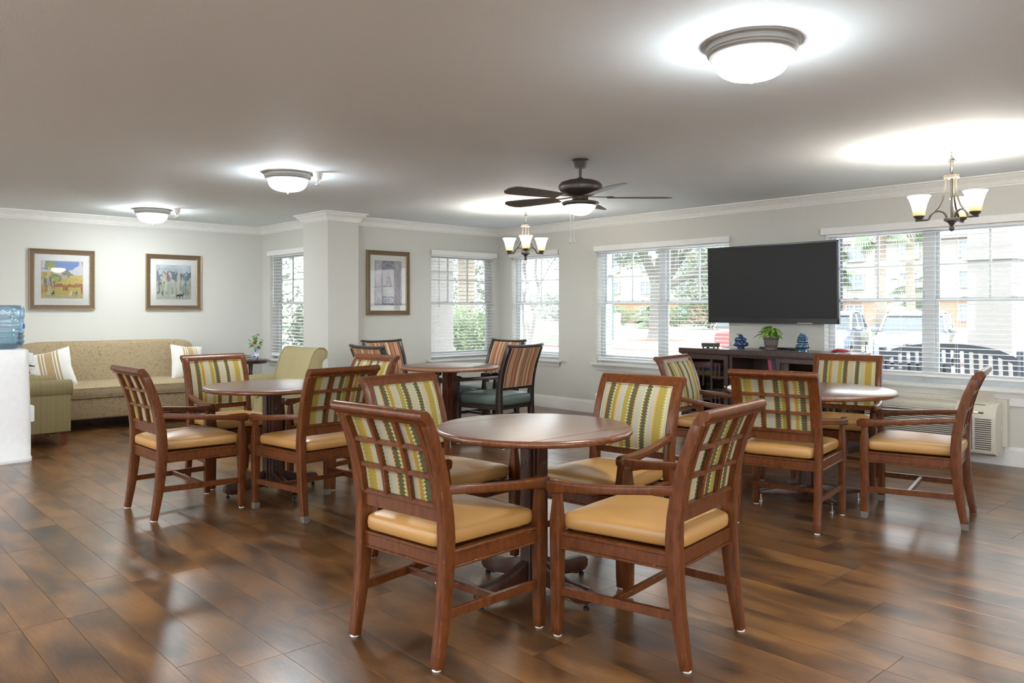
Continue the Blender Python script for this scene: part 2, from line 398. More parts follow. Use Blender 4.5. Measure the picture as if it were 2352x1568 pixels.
# floor with real planks: 0.17 m wide along Y
PW, PL = .17, 1.22
fl = MB(); fl.bb((X0, Y0, -.12), (XR + TH, YL + TH, -.004)); fl = struct(fl.build('floor', 'joint', smooth=0))
def plank_mesh(m, x, y, l, g=.0008, b=.0004, z0=-.006):
    x0, x1, y0, y1 = x + g, x + PW - g, y + g, y + l - g
    vs = [(x0, y0, z0), (x1, y0, z0), (x1, y1, z0), (x0, y1, z0), (x0, y0, -b), (x1, y0, -b), (x1, y1, -b), (x0, y1, -b),
          (x0 + b, y0 + b, 0), (x1 - b, y0 + b, 0), (x1 - b, y1 - b, 0), (x0 + b, y1 - b, 0)]
    m.add(vs, [(0, 1, 5, 4), (1, 2, 6, 5), (2, 3, 7, 6), (3, 0, 4, 7), (4, 5, 9, 8), (5, 6, 10, 9), (6, 7, 11, 10), (7, 4, 8, 11), (8, 9, 10, 11)])
pl_full = MB(); plank_mesh(pl_full, 0, 0, PL); first = pl_full.build('plank', 'plank', fl, smooth=0)
spots = []; nx = int((XR - X0) / PW) + 2
for i in range(nx):
    x = 1.045 + PW * (i - 27); off = (i * .4371 * PL * 1.7 + (i % 3) * .31) % PL
    if x + PW < X0 or x > XR - .01: continue
    y = Y0 - PL + off
    if i == 27: y = 4.148 - 9 * PL
    while y < YL:
        spots.append((x, y)); y += PL
def vis(x, y):
    cx, cy = x + PW / 2, y + PL / 2; d = .679 * cx + .734 * cy; l = .734 * cx - .679 * cy
    if d < 2.2 or abs(l) > .72 * d + .4: return None
    if cy > YB and cx > XA: return None
    return d
full = []; rest = []
for (x, y) in spots:
    inside = x > X0 and x + PW < XR + .02 and y > Y0 and y + PL < YL and not (x + PW > XA and y + PL > YB)
    d = vis(x, y)
    (full if (inside and d is not None) else rest).append((d or 99, x, y))
full.sort(); rest += full[300:]; full = full[:300]
first.location = (full[0][1], full[0][2], 0)
for d, x, y in full[1:]:
    c = first.copy(); C.objects.link(c); c.location = (x, y, 0)
m = MB()
for d, x, y in rest:
    xx1 = min(x + PW, XR); y1 = min(y + PL, YL); y0 = max(y, Y0)
    if xx1 - x < PW - .02 or y1 - y0 < .02: 
        if y1 - y0 < .02: continue
    plank_mesh(m, x, y0, y1 - y0)
st = m.build('plank_field', 'plank', fl, smooth=0); st['kind'] = 'stuff'

# mitred mouldings
def molding(name, path, prof, mat='trim'):
    """path: list of 2-D pts, room interior on the left; prof: list of (offset into room, z)"""
    P = [Vector((a, b)) for a, b in path]; n = len(P); rings = []
    for i, p in enumerate(P):
        def nrm(a, b): t = (b - a).normalized(); return Vector((-t.y, t.x))
        n1 = nrm(P[i - 1], p) if i else None; n2 = nrm(p, P[i + 1]) if i < n - 1 else None
        if n1 is None: d = n2
        elif n2 is None: d = n1
        else: d = (n1 + n2); d = d / (d.dot(n1))
        rings.append([(p.x + d.x * o, p.y + d.y * o, z) for o, z in prof])
    mb = MB(); mb.loft(rings); return struct(mb.build(name, mat, smooth=30))
crown = [(0, 2.34), (.012, 2.34), (.014, 2.352), (.022, 2.356), (.028, 2.375), (.042, 2.395), (.062, 2.41), (.068, 2.424), (.085, 2.428), (.085, 2.44), (0, 2.44)]
base = [(0, 0), (.016, 0), (.016, .125), (.013, .138), (.009, .146), (.006, .16), (0, .16)]
per = [(XR, Y0), (XR, YB), (5.01, YB), (5.01, 8.10), (4.60, 8.10), (4.60, 8.69), (XA, 8.69), (XA, YL), (X0, YL), (X0, Y0)]
for i, prt in enumerate(([0, 1], [1, 2], [2, 3, 4, 5, 6], [6, 7], [7, 8])):
    # one crown per wall; mitre kept by including neighbours' directions
    pass
def mold_run(name, idx, prof):
    P = [Vector(p) for p in per]; rings = []
    for i in idx:
        p = P[i]
        def nrm(a, b): t = (b - a).normalized(); return Vector((-t.y, t.x))
        n1 = nrm(P[i - 1], p) if i else None; n2 = nrm(p, P[i + 1]) if i < len(P) - 1 else None
        d = n2 if n1 is None else n1 if n2 is None else (n1 + n2) / ((n1 + n2).dot(n1))
        rings.append([(p.x + d.x * o, p.y + d.y * o, z) for o, z in prof])
    mb = MB(); mb.loft(rings); return struct(mb.build(name, 'trim', smooth=30))
for k, idx in enumerate(([0, 1], [1, 2], [2, 3, 4, 5, 6], [6, 7], [7, 8], [8, 9])):
    mold_run('trim_%d' % (k + 1), idx, crown)
mold_run('baseboard_right', [0, 1], base); mold_run('baseboard_back', [1, 2], base); mold_run('baseboard_pillar', [2, 3, 4, 5, 6], base)
mold_run('baseboard_alcove', [6, 7], base); mold_run('baseboard_left', [7, 8], base)

# ------------------------------------------------------------------ windows and blinds (local: u along wall, room side = -n)
def frame_map(kind, pos):
    # returns f(u, n, z): n outward from the room
    if kind == 'x': return lambda u, n, z: (pos + n, u, z)
    return lambda u, n, z: (u, pos + n, z)
def lbox(m, f, a, b):
    p, q = f(*a), f(*b); m.bb([min(i, j) for i, j in zip(p, q)], [max(i, j) for i, j in zip(p, q)])
def window(num, kind, pos, u0, u1, double, muntin_cols):
    f = frame_map(kind, pos); z0, z1 = ZS, ZT; n0 = .095; fw = .035
    m = MB()
    lbox(m, f, (u0, n0, z0), (u0 + fw, TH, z1)); lbox(m, f, (u1 - fw, n0, z0), (u1, TH, z1))
    lbox(m, f, (u0 + fw, n0 + .001, z1 - fw), (u1 - fw, TH, z1)); lbox(m, f, (u0 + fw, n0 + .001, z0), (u1 - fw, TH, z0 + .05))
    um = (u0 + u1) / 2
    if double: lbox(m, f, (um - .045, n0 - .005, z0), (um + .045, TH, z1))
    w_ = struct(m.build('window_%d' % num, 'sash', smooth=0, bevel=.003))
    spans = [(u0 + fw, um - .045), (um + .045, u1 - fw)] if double else [(u0 + fw, u1 - fw)]
    for (a, b) in spans:
        zr = 1.395
        for (lo, hi, nn, up) in ((z0 + .05, zr + .012, n0 + .01, 0), (zr - .012, z1 - fw, n0 + .032, 1)):
            s = MB(); sw = .028; t = .022
            lbox(s, f, (a, nn, lo), (a + sw, nn + t, hi)); lbox(s, f, (b - sw, nn, lo), (b, nn + t, hi))
            lbox(s, f, (a + sw, nn, lo), (b - sw, nn + t, lo + (.03 if up else .045))); lbox(s, f, (a + sw, nn, hi - .03), (b - sw, nn + t, hi))
            so = s.build('sash', 'sash', w_, smooth=0, bevel=.002)
            g = MB(); lbox(g, f, (a + sw, nn + t / 2, lo + .03), (b - sw, nn + t / 2 + .004, hi - .03)); g.build('pane', 'glass', so, smooth=0)
            if up:
                g = MB()
                for k in range(1, muntin_cols):
                    uu = a + (b - a) * k / muntin_cols; lbox(g, f, (uu - .009, nn + .004, lo), (uu + .009, nn + .02, hi))
                zm = (lo + hi) / 2; lbox(g, f, (a, nn + .005, zm - .009), (b, nn + .019, zm + .009)); g.build('muntin', 'sash', so, smooth=0)
            else:
                g = MB()
                for q in ((a + (b - a) * .28), (a + (b - a) * .72)): lbox(g, f, (q - .03, nn - .006, hi - .004), (q + .03, nn + .012, hi + .012)); lbox(g, f, (q - .008, nn - .02, hi + .004), (q + .02, nn - .004, hi + .016))
                g.build('sash_lock', 'sash', so, smooth=0, bevel=.003)
    # stool and apron, built as trim
    s = MB(); lbox(s, f, (u0 - .0, .0, z0 - .02), (u1 + .0, n0, z0 + .002)); lbox(s, f, (u0 - .055, -.055, z0 - .022), (u1 + .055, 0, z0 + .002))
    ap = [(0, .555), (.012, .555), (.014, .572), (.022, .578), (.026, .592), (.038, .602), (.046, .614), (.046, .62), (0, .62)]
    rings = []
    for (uu, e) in ((u0 - .05, 1), (u1 + .05, -1)):
        rings.append([f(uu + e * (.046 - o) * .9, -o, z) for o, z in ap])
    s.loft(rings); s.build('window_sill', 'trim', w_, smooth=30)
    return w_
window(1, 'x', XA, *W1, False, 3)
window(2, 'y', YB, *W2, False, 3)
window(3, 'x', XR, *W3, False, 2)
window(4, 'x', XR, *W4, True, 2)
window(5, 'x', XR, *W5, True, 2)
def blind(kind, pos, u0, u1, label, zb=.70, wand_at=None, over=.025, ladders=3, seed=0, top=2.10):
    f = frame_map(kind, pos); cu = (u0 + u1) / 2
    t = thing('window_blind', label, 'blind', (0, 0, 0), 0, 'white slatted blinds in the window openings')
    m = MB(); lbox(m, f, (u0 - over, -.038, 2.035), (u1 + over, -.026, top)); lbox(m, f, (u0 - over, -.038, 2.035), (u0 - over + .008, .0, top)); lbox(m, f, (u1 + over - .008, -.038, 2.035), (u1 + over, .0, top))
    m.build('valance', 'valance', t, smooth=0, bevel=.003)
    m = MB(); lbox(m, f, (u0 + .006, .012, 2.018), (u1 - .006, .062, 2.064)); m.build('head_rail', 'white', t, smooth=0)
    # slat mesh, shared
    s = MB(); n = 5
    prof = [(-.025 + .05 * i / n, .0025 * (1 - ((i / n - .5) * 2) ** 2)) for i in range(n + 1)]
    poly = prof + [(a, b - .0028) for a, b in prof[::-1]]
    L = (u1 - u0) / 2 - .006
    if kind == 'x': s.prism([(p[0], p[1]) for p in poly], 1, -L, L)
    else: s.prism([(p[0], p[1]) for p in poly], 0, -L, L)
    z = 2.0; proto = None; r = random.Random(seed)
    zs = []
    while z > zb + .03: zs.append(z); z -= .0432
    zs += [zb + .004 * k + .012 for k in range(4)]
    for z in zs:
        if proto is None: o = proto = s.build('slat', 'white', t, smooth=60)
        else: o = proto.copy(); C.objects.link(o); o.parent = t
        o.location = f(cu, .037, z); o.rotation_euler = (0, 0, 0) if kind == 'x' else (0, 0, 0)
        if z < zb + .03: o.rotation_euler = (0, 0, 0)
    m = MB(); lbox(m, f, (u0 + .006, .012, zb - .018), (u1 - .006, .062, zb + .006)); m.build('bottom_rail', 'white', t, smooth=0, bevel=.003)
    m = MB()
    for k in range(ladders):
        uu = u0 + (u1 - u0) * (.12 + .76 * k / (ladders - 1))
        for nn in (.011, .063): m.tube([f(uu, nn, zb), f(uu, nn, 2.03)], .0009, 4)
    m.build('ladder_cord', 'white', t)
    if wand_at is not None:
        m = MB(); m.tube([f(wand_at, .002, 2.02), f(wand_at, .0, 1.34)], .004, 6); m.build('tilt_wand', 'nickel' if kind == 'y' else 'white', t)
    return t
blind('x', XA, *W1, 'white slatted blind on the narrow alcove window behind the pillar, left of it', wand_at=10.04, seed=1, ladders=2)
blind('y', YB, *W2, 'white slatted blind between the tall lavender framed print and the room corner', wand_at=6.42, seed=2, ladders=2, zb=.69)
blind('x', XR, *W3, 'narrow white slatted blind just right of the room corner behind the far chandelier', seed=3, ladders=2, zb=.69)
blind('x', XR, *W4, 'wide white slatted blind left of the wall mounted television', wand_at=6.46, seed=4, ladders=4, zb=.69)
blind('x', XR, W5[0] - .0, W5[1], 'wide white slatted blind right of the television above the air conditioner', seed=5, ladders=4, zb=.72)

# ------------------------------------------------------------------ dining chairs
SX = [(.0, -.272), (.10, -.254), (.22, -.236), (.34, -.226), (.45, -.222), (.56, -.228), (.68, -.248), (.80, -.283), (.90, -.326)]  # z, x
def sx(z):
    for (a, p), (b, q) in zip(SX, SX[1:]):
        if z <= b: t = (z - a) / (b - a); return p + (q - p) * t
    (a, p), (b, q) = SX[-2:]; return q + (q - p) * (z - b) / (b - a)
def seat_cushion(mat, parent, zb=.413, zt=.497):
    m = MB(); zc = (zb + zt) / 2; hz = (zt - zb) / 2
    def warp(v):
        x = v.x; t = (x + .255) / .51; wy = .212 + (.262 - .212) * t
        y = v.y * wy / .25; dome = (1 - (v.x / .26) ** 2) * (1 - (v.y / .25) ** 2) * .014 if v.z > 0 else 0
        return (x, y, v.z + max(dome, 0))
    m.sup((.015, 0, zc), (.262, .25, hz), .45, .16, 56, 16, warp); return m.build('seat', mat, parent, smooth=80)
def front_leg(m, s, top=.585):
    P = [(0, .036, .034), (.05, .040, .038), (.30, .046, .044), (.435, .048, .046), (.47, .046, .044), (.57, .026, .030), (top, .027, .03)]
    rings = []
    for z, a, b in P:
        rings.append([(.275 + i * a / 2, s * .272 + j * b / 2, z + .006) for i, j in ((-1, -1), (1, -1), (1, 1), (-1, 1))])
    m.loft(rings); return m
def arm_mb(s, z0=.645, z1=.598):
    m = MB(); pts = [(-.238, .236, z0), (-.12, .262, z0 - .010), (0, .282, z0 - .022), (.12, .292, z0 - .034), (.21, .290, z0 - .042), (.255, .286, z1), (.285, .283, z1 - .002), (.305, .281, z1 - .004), (.318, .280, z1 - .005)]
    sec = [(.030, .032), (.034, .032), (.037, .033), (.039, .034), (.040, .038), (.043, .048), (.043, .052), (.040, .046), (.028, .026)]
    m.sweep([(x, s * y, z) for x, y, z in pts], sec, (0, 1, 0)); return m
def glides(parent, name='glide'):
    for (x, y) in ((.275, .272), (.275, -.272), (-.272, .235), (-.272, -.235)):
        m = MB(); m.lathe([(0, .0), (.016, .0), (.018, .003), (.015, .009), (0, .009)], 10, (x, y, 0)); m.build(name, 'glide', parent)
def seat_frame(mat, parent, zt=.418, zb=.352):
    m = MB(); th = .024
    def rail(a, b, off=0):
        for (z0, z1, t) in ((zb, zb + .010, th + .006), (zb + .010, zt - .012, th), (zt - .012, zt, th + .006)):
            a_, b_ = V(*a, 0), V(*b, 0); d = (b_ - a_); l = d.length; ang = math.atan2(d.y, d.x); c = (a_ + b_) / 2
            m.box((c.x, c.y, (z0 + z1) / 2), (l, t, z1 - z0), ang)
    rail((.272, -.26), (.272, .26)); rail((-.222, -.225), (-.222, .225)); rail((-.222, .234), (.275, .27)); rail((-.222, -.234), (.275, -.27))
    m.bb((-.22, -.21, zt - .02), (.26, .21, zt - .008))
    return m.build('seat_frame', mat, parent, smooth=0, bevel=.002, seg=1)
def stretchers(mat, parent):
    for s in (1, -1):
        m = MB(); m.sweep([(-.243, s * .237, .190), (.272, s * .270, .182)], (.020, .034), (0, 1, 0)); m.build('side_stretcher', mat, parent, smooth=0, bevel=.002, seg=1)
    m = MB(); m.box((.03, 0, .186), (.022, .50, .026)); m.build('cross_stretcher', mat, parent, smooth=0, bevel=.002, seg=1)
def rear_leg(s, zt=.905):
    m = MB(); zs = [0, .05, .12, .20, .30, .38, .46, .54, .62, .70, .78, .85, zt]
    pts = [(sx(z), s * .2345, z + .006) for z in zs]
    dep = [.036, .038, .044, .050, .056, .058, .058, .054, .050, .046, .044, .042, .040]
    return m.sweep(pts, [(.040, d) for d in dep], (0, 1, 0))
def make_grid_chair(label):
    t = thing('dining_chair', label, 'chair', group=None); wd = 'chair_wood'
    seat_frame(wd, t); seat_cushion('vinyl', t)
    for s in (1, -1):
        front_leg(MB(), s).build('leg', wd, t, smooth=30, bevel=.003)
        rear_leg(s).build('leg', wd, t, smooth=30, bevel=.003)
        arm_mb(s).build('arm', wd, t, smooth=40, bevel=.007, seg=3)
    stretchers(wd, t)
    x9 = sx(.90)
    prof = [(x9 + .020, .893), (x9 + .012, .915), (x9 + .002, .932), (x9 - .010, .942), (x9 - .024, .946), (x9 - .038, .943), (x9 - .046, .933), (x9 - .047, .921), (x9 - .040, .911), (x9 - .030, .907), (x9 - .024, .901), (x9 - .019, .890)]
    m = MB(); m.prism(prof, 1, -.257, .257); m.build('crest_rail', wd, t, smooth=40, bevel=.0015, seg=1)
    m = MB(); 
    m.sweep([(sx(.545) , -.22, .548), (sx(.545), .22, .548)], (.020, .052), (1, 0, 0)); m.sweep([(sx(.58) - .004, -.22, .582), (sx(.58) - .004, .22, .582)], (.026, .018), (1, 0, 0))
    m.build('back_rail', wd, t, smooth=0, bevel=.002, seg=1)
    zs = [.585 + .315 * i / 6 for i in range(7)]
    for s in (-1, 1):
        m = MB(); m.sweep([(sx(z) - .010, s * .0715, z) for z in zs], (.018, .018), (0, 1, 0)); m.build('grid_bar', wd, t, smooth=30, bevel=.0015, seg=1)
        m = MB(); m.sweep([(sx(z) - .008, s * .208, z) for z in zs], (.022, .030), (0, 1, 0)); m.build('grid_stile', wd, t, smooth=30)
    for z in (.693, .797):
        m = MB(); m.box((sx(z) - .010, 0, z), (.0165, .415, .018)); m.build('grid_bar', wd, t, smooth=0, bevel=.0015, seg=1)
    # upholstered panel between the stiles, bulging forward
    nz_, ny = 12, 12; m = MB(); fr = []; bk = []
    for i in range(nz_ + 1):
        z = .560 + (.896 - .560) * i / nz_
        for j in range(ny + 1):
            y = -.210 + .42 * j / ny; b = .016 * (1 - abs(2 * i / nz_ - 1) ** 4) * (1 - abs(2 * j / ny - 1) ** 4)
            fr.append((sx(z) + .020 + b, y, z)); bk.append((sx(z) + .002, y, z))
    n1 = ny + 1; tot = len(fr); fs = []
    for i in range(nz_):
        for j in range(ny):
            a = i * n1 + j; fs.append((a, a + 1, a + n1 + 1, a + n1)); a += tot; fs.append((a, a + n1, a + n1 + 1, a + 1))
    edge = [j for j in range(n1)] + [i * n1 + ny for i in range(1, nz_ + 1)] + [nz_ * n1 + j for j in range(ny - 1, -1, -1)] + [i * n1 for i in range(nz_ - 1, 0, -1)]
    for a, b in zip(edge, edge[1:] + edge[:1]): fs.append((a, a + tot, b + tot, b))
    m.add(fr + bk, fs); m.build('back_panel', 'stripe', t, smooth=50)
    m = MB(); ring = [(sx(z) + .023, y, z) for y, z in [(-.208 + .416 * k / 8, .562) for k in range(9)] + [(.208, .562 + .331 * k / 6) for k in range(1, 7)] + [(.208 - .416 * k / 8, .893) for k in range(1, 9)] + [(-.208, .893 - .331 * k / 6) for k in range(1, 6)]]
    m.tube(ring, .0035, 6, closed=True); m.build('piping', 'stripe', t)
    glides(t); return t
GRP = None
chairs = [
 ('A', 1.968, 2.531, 6.8, 'nearest grid-backed wooden armchair on the left of the front table, lattice back towards us'),
 ('B', 2.577, 1.950, 97.8, 'grid-backed wooden armchair on the near right of the front table, scuffed crest'),
 ('C', 2.533, 3.288, 275.1, 'striped-back armchair on the far left of the front table, facing us behind the nearest chair'),
 ('D', 3.119, 2.650, 185.8, 'striped-back armchair on the far right of the front table, showing its whole striped panel'),
 ('E', 1.932, 5.285, 1.4, 'leftmost grid-backed wooden armchair, at the left table in front of the sofa'),
 ('F', 2.544, 5.943, 271.2, 'striped-back armchair facing us between the sofa and the left table'),
 ('G', 2.556, 4.672, 93.1, 'grid-backed wooden armchair with silver foot caps on the near side of the left table'),
 ('H', 3.151, 5.346, 185.3, 'armchair at the right of the left table, only its striped top showing'),
 ('I', 4.600, 2.439, 14.0, 'grid-backed wooden armchair seen straight from behind at the right-hand table'),
 ('J', 5.185, 3.350, 278.0, 'striped-back armchair in front of the media console door, left of the right-hand table'),
 ('K', 5.907, 2.705, 194.0, 'striped-back armchair under the wide window, behind the right-hand table'),
 ('L', 5.291, 1.904, 101.8, 'rightmost armchair seen from the side, in front of the air conditioner'),
]
g0 = make_grid_chair(chairs[0][4]); CH = {}
for i, (k, x, y, a, lab) in enumerate(chairs):
    if i == 0: o = g0; o.location = (x, y, 0); o.rotation_euler = (0, 0, R(a)); o['group'] = 'grid-backed dining armchairs with tan seats'
    else: o = clone(g0, (x, y, 0), R(a), lab)
    CH[k] = o
def caps(o, which):
    for w_ in which:
        x, y = {'FL': (.275, .272), 'FR': (.275, -.272), 'RL': (-.270, .235), 'RR': (-.270, -.235)}[w_]
        m = MB(); m.lathe([(0, .001), (.026, .001), (.0275, .006), (.0285, .040), (.026, .042)], 4, (x, y, 0), Matrix.Rotation(PI / 4, 3, 'Z')); m.build('foot_cap', 'tape', o, smooth=0, bevel=.002)
caps(CH['G'], ['FL', 'RL', 'FR']); caps(CH['L'], ['FL', 'RL', 'RR', 'FR']); caps(CH['K'], ['FR', 'RR'])

def make_rust_chair(label):
    t = thing('dining_chair', label, 'chair', group='rust-striped dining armchairs with green seats'); wd = 'dark_chair_wood'
    seat_frame(wd, t, .40, .36)
    m = MB()
    def warp(v):
        tt = (v.x + .262) / .524; y = v.y * (.225 + .045 * tt) / .25
        return (v.x, y, v.z + (max(0, (1 - (v.x / .27) ** 2) * (1 - (v.y / .26) ** 2)) * .018 if v.z > 0 else 0))
    m.sup((.015, 0, .445), (.268, .25, .055), .35, .15, 48, 14, warp); m.build('seat', 'green_vinyl', t, smooth=80)
    for s in (1, -1):
        front_leg(MB(), s, .60).build('leg', wd, t, smooth=30, bevel=.003)
        rear_leg(s, .945).build('leg', wd, t, smooth=30, bevel=.003)
        arm_mb(s, .67, .635).build('arm', wd, t, smooth=40, bevel=.007, seg=3)
    stretchers(wd, t)
    def bx(y): return -.012 * (1 - (y / .25) ** 2)
    ys = [-.262 + .524 * k / 12 for k in range(13)]
    m = MB(); m.sweep([(sx(.96) + bx(y), y, .958 + .012 * (abs(y) / .26) ** 3) for y in ys], (.034, .026), (1, 0, 0)); m.build('crest_rail', wd, t, smooth=40, bevel=.004)
    m = MB(); m.box((sx(.56), 0, .555), (.028, .44, .026)); m.build('back_rail', wd, t, smooth=0, bevel=.003)
    nz_, ny = 12, 12; m = MB(); fr = []; bk = []
    for i in range(nz_ + 1):
        z = .568 + (.947 - .568) * i / nz_
        for j in range(ny + 1):
            y = -.214 + .428 * j / ny; b = .014 * (1 - abs(2 * i / nz_ - 1) ** 6) * (1 - abs(2 * j / ny - 1) ** 6)
            fr.append((sx(z) + .018 + b + bx(y), y, z)); bk.append((sx(z) - .018 - b * .6 + bx(y), y, z))
    n1 = ny + 1; tot = len(fr); fs = []
    for i in range(nz_):
        for j in range(ny):
            a = i * n1 + j; fs.append((a, a + 1, a + n1 + 1, a + n1)); a += tot; fs.append((a, a + n1, a + n1 + 1, a + 1))
    edge = [j for j in range(n1)] + [i * n1 + ny for i in range(1, nz_ + 1)] + [nz_ * n1 + j for j in range(ny - 1, -1, -1)] + [i * n1 for i in range(nz_ - 1, 0, -1)]
    for a, b in zip(edge, edge[1:] + edge[:1]): fs.append((a, a + tot, b + tot, b))
    m.add(fr + bk, fs); bp = m.build('back_panel', 'rust', t, smooth=50)
    m = MB()
    for z, y in [(.575 + .365 * k / 24, s * .207) for k in range(25) for s in (-1, 1)] + [(zz, -.2 + .4 * k / 24) for k in range(25) for zz in (.575, .94)]:
        m.sup((sx(z) - .021 + bx(y), y, z), (.003, .0035, .0035), 1, 1, 6, 4); m.sup((sx(z) + .021 + bx(y), y, z), (.003, .0035, .0035), 1, 1, 6, 4)
    n_ = m.build('nail_heads', 'steel', bp); n_['kind'] = 'stuff'
    glides(t); return t
rc = make_rust_chair('rust-striped armchair seen from behind, right of the far corner table, green seat showing')
rc.location = (5.125, 5.745, 0); rc.rotation_euler = (0, 0, R(97))
clone(rc, (4.26, 6.20, 0), R(3), 'rust-striped armchair left of the far corner table, only its crest showing')
clone(rc, (4.80, 6.92, 0), R(272), 'rust-striped armchair on the wall side of the far corner table, under the lavender print')
clone(rc, (5.56, 6.43, 0), R(182), 'rust-striped armchair between the corner windows, behind the far corner table')

# ------------------------------------------------------------------ tables
def disc_part(m, r, y0, y1, z0, z1, g=.0008, n=72):
    """part of a round top between y0 and y1, with a rounded edge"""
    prof = [(r - .012, z0), (r - .002, z0 + .006), (r, z0 + .014), (r - .002, z1 - .006), (r - .010, z1), ]
    rings = []
    for rr, z in prof:
        pts = []
        for i in range(n): 
            a = 2 * PI * i / n; x, y = rr * math.cos(a), rr * math.sin(a)
            yc = min(max(y, y0 + g), y1 - g)
            if yc != y: x = math.copysign(math.sqrt(max(rr * rr - yc * yc, 0)), x) if abs(yc) < rr else 0
            pts.append((x, yc, z))
        rings.append(pts)
    m.loft(rings); return m
def clip_poly(r, y0, y1, n=72):
    pts = []
    a0 = math.asin(max(-1, min(1, y0 / r))); a1 = math.asin(max(-1, min(1, y1 / r)))
    for i in range(n // 2 + 1): a = a0 + (a1 - a0) * i / (n // 2); pts.append((r * math.cos(a), r * math.sin(a)))
    for i in range(n // 2 + 1): a = a1 + (a0 - a1) * i / (n // 2); pts.append((-r * math.cos(a), r * math.sin(a)))
    return pts
def top_part(r, y0, y1, z0, z1):
    m = MB(); rings = []
    for dr, z in ((.014, z0), (.004, z0 + .005), (0, z0 + .013), (.002, z1 - .007), (.009, z1 - .001), (.016, z1)):
        rr = r - dr; g = .0009 + (.001 if z >= z1 - .001 else 0)
        rings.append([(x, min(max(y, y0 + g), y1 - g), z) for x, y in clip_poly(rr, max(y0, -rr), min(y1, rr))])
    m.loft(rings); return m
def drop_leaf_table(x, y, rz, label, r=.455):
    t = thing('round_table', label, 'table', (x, y, 0), rz, 'round drop-leaf pedestal tables'); zt = .763; s_ = .31
    def two_mat(o):
        o.data.materials.append(M['table_edge'])
        for p in o.data.polygons:
            c = p.center
            if p.normal.z < .9: p.material_index = 1
        return o
    two_mat(top_part(r, -s_, s_, zt - .03, zt).build('tabletop', 'table_wood', t, smooth=40))
    two_mat(top_part(r, s_, r, zt - .03, zt).build('drop_leaf', 'table_wood', t, smooth=40)); two_mat(top_part(r, -r, -s_, zt - .03, zt).build('drop_leaf', 'table_wood', t, smooth=40))
    m = MB(); m.box((0, 0, zt - .045), (.40, .05, .03)); m.box((0, 0, zt - .045), (.05, .40, .03)); m.build('top_brace', 'column_wood', t, smooth=0)
    m = MB(); m.box((0, 0, .40), (.088, .088, .68)); 
    for a in range(4): m.box((.052 * math.cos(a * PI / 2), .052 * math.sin(a * PI / 2), .385), (.018, .062, .70), a * PI / 2)
    m.build('column', 'column_wood', t, smooth=0, bevel=.004)
    for a in range(4):
        an = a * PI / 2
        prof = [(.03, .045), (.16, .040), (.24, .030), (.27, .020), (.30, .022), (.335, .030), (.352, .045), (.352, .075), (.335, .092), (.30, .095), (.22, .098), (.13, .122), (.05, .155), (.03, .155)]
        m = MB(); m.prism(prof, 1, -.021, .021); mm = Matrix.Rotation(an, 3, 'Z'); m.v = [tuple(mm @ Vector(v)) for v in m.v]
        lg = m.build('foot', 'column_wood', t, smooth=30, bevel=.003)
        m = MB(); m.lathe([(0, 0), (.013, 0), (.013, .012), (.006, .016), (.006, .030), (0, .030)], 10, (.325 * math.cos(an), .325 * math.sin(an), 0)); m.build('glide', 'black', lg)
    m = MB()
    for a, z in ((0, .60), (0, .20), (PI, .60), (PI / 2, .60), (-PI / 2, .60), (-PI / 2, .2)):
        m.sup((.064 * math.cos(a), .064 * math.sin(a), z), (.004, .004, .004), 1, 1, 8, 6)
    m.build('bolt', 'steel', t)
    return t
drop_leaf_table(2.556, 2.612, 0, 'nearest round drop-leaf wooden table in the middle of the front chairs')
drop_leaf_table(2.575, 5.325, 0, 'round drop-leaf wooden table in front of the sofa, left side of the room', .47)
def plain_table(x, y, rz, label, r, col, edge, zt=.763):
    t = thing('round_table', label, 'table', (x, y, 0), rz)
    m = MB(); m.lathe([(0, zt - .032), (r - .016, zt - .032), (r - .004, zt - .026), (r, zt - .016), (r - .002, zt - .007), (r - .012, zt), (0, zt)], 72)
    o = m.build('tabletop', 'table_wood', t, smooth=40); o.data.materials.append(M[edge])
    for p in o.data.polygons:
        if p.normal.z < .9: p.material_index = 1
    m = MB(); m.box((0, 0, .40), (.10, .10, .66))
    for a in range(4): m.box((.058 * math.cos(a * PI / 2), .058 * math.sin(a * PI / 2), .40), (.02, .07, .66), a * PI / 2)
    m.build('column', col, t, smooth=0, bevel=.004)
    for a in range(4):
        an = a * PI / 2 + PI / 4; mm = Matrix.Rotation(an, 3, 'Z')
        m = MB(); m.loft([[(x_, s1 * w2, z_) for s1, z_ in ((-1, z0), (1, z0), (1, z1), (-1, z1))] for x_, w2, z0, z1 in ((.02, .045, .030, .115), (.12, .042, .035, .105), (.24, .034, .042, .085), (.35, .026, .048, .072), (.365, .018, .052, .066))])
        m.v = [tuple(mm @ Vector(v)) for v in m.v]; lg = m.build('foot', col, t, smooth=30, bevel=.003)
        m = MB(); m.lathe([(0, 0), (.016, 0), (.016, .007), (.005, .010), (.005, .05), (0, .05)], 12, tuple(mm @ Vector((.34, 0, 0)))); m.build('leveler', 'steel', lg)
    m = MB(); m.box((0, 0, zt - .042), (.5, .06, .02)); m.box((0, 0, zt - .042), (.06, .5, .02)); m.build('top_brace', col, t, smooth=0)
    return t
plain_table(5.17, 2.577, R(5), 'round wooden pedestal table in front of the media console, right side of the room', .55, 'column_wood', 'table_edge')
plain_table(4.86, 6.17, R(8), 'far round table with light wood edge among the rust-striped chairs', .495, 'column_red', 'light_table_edge', .748)

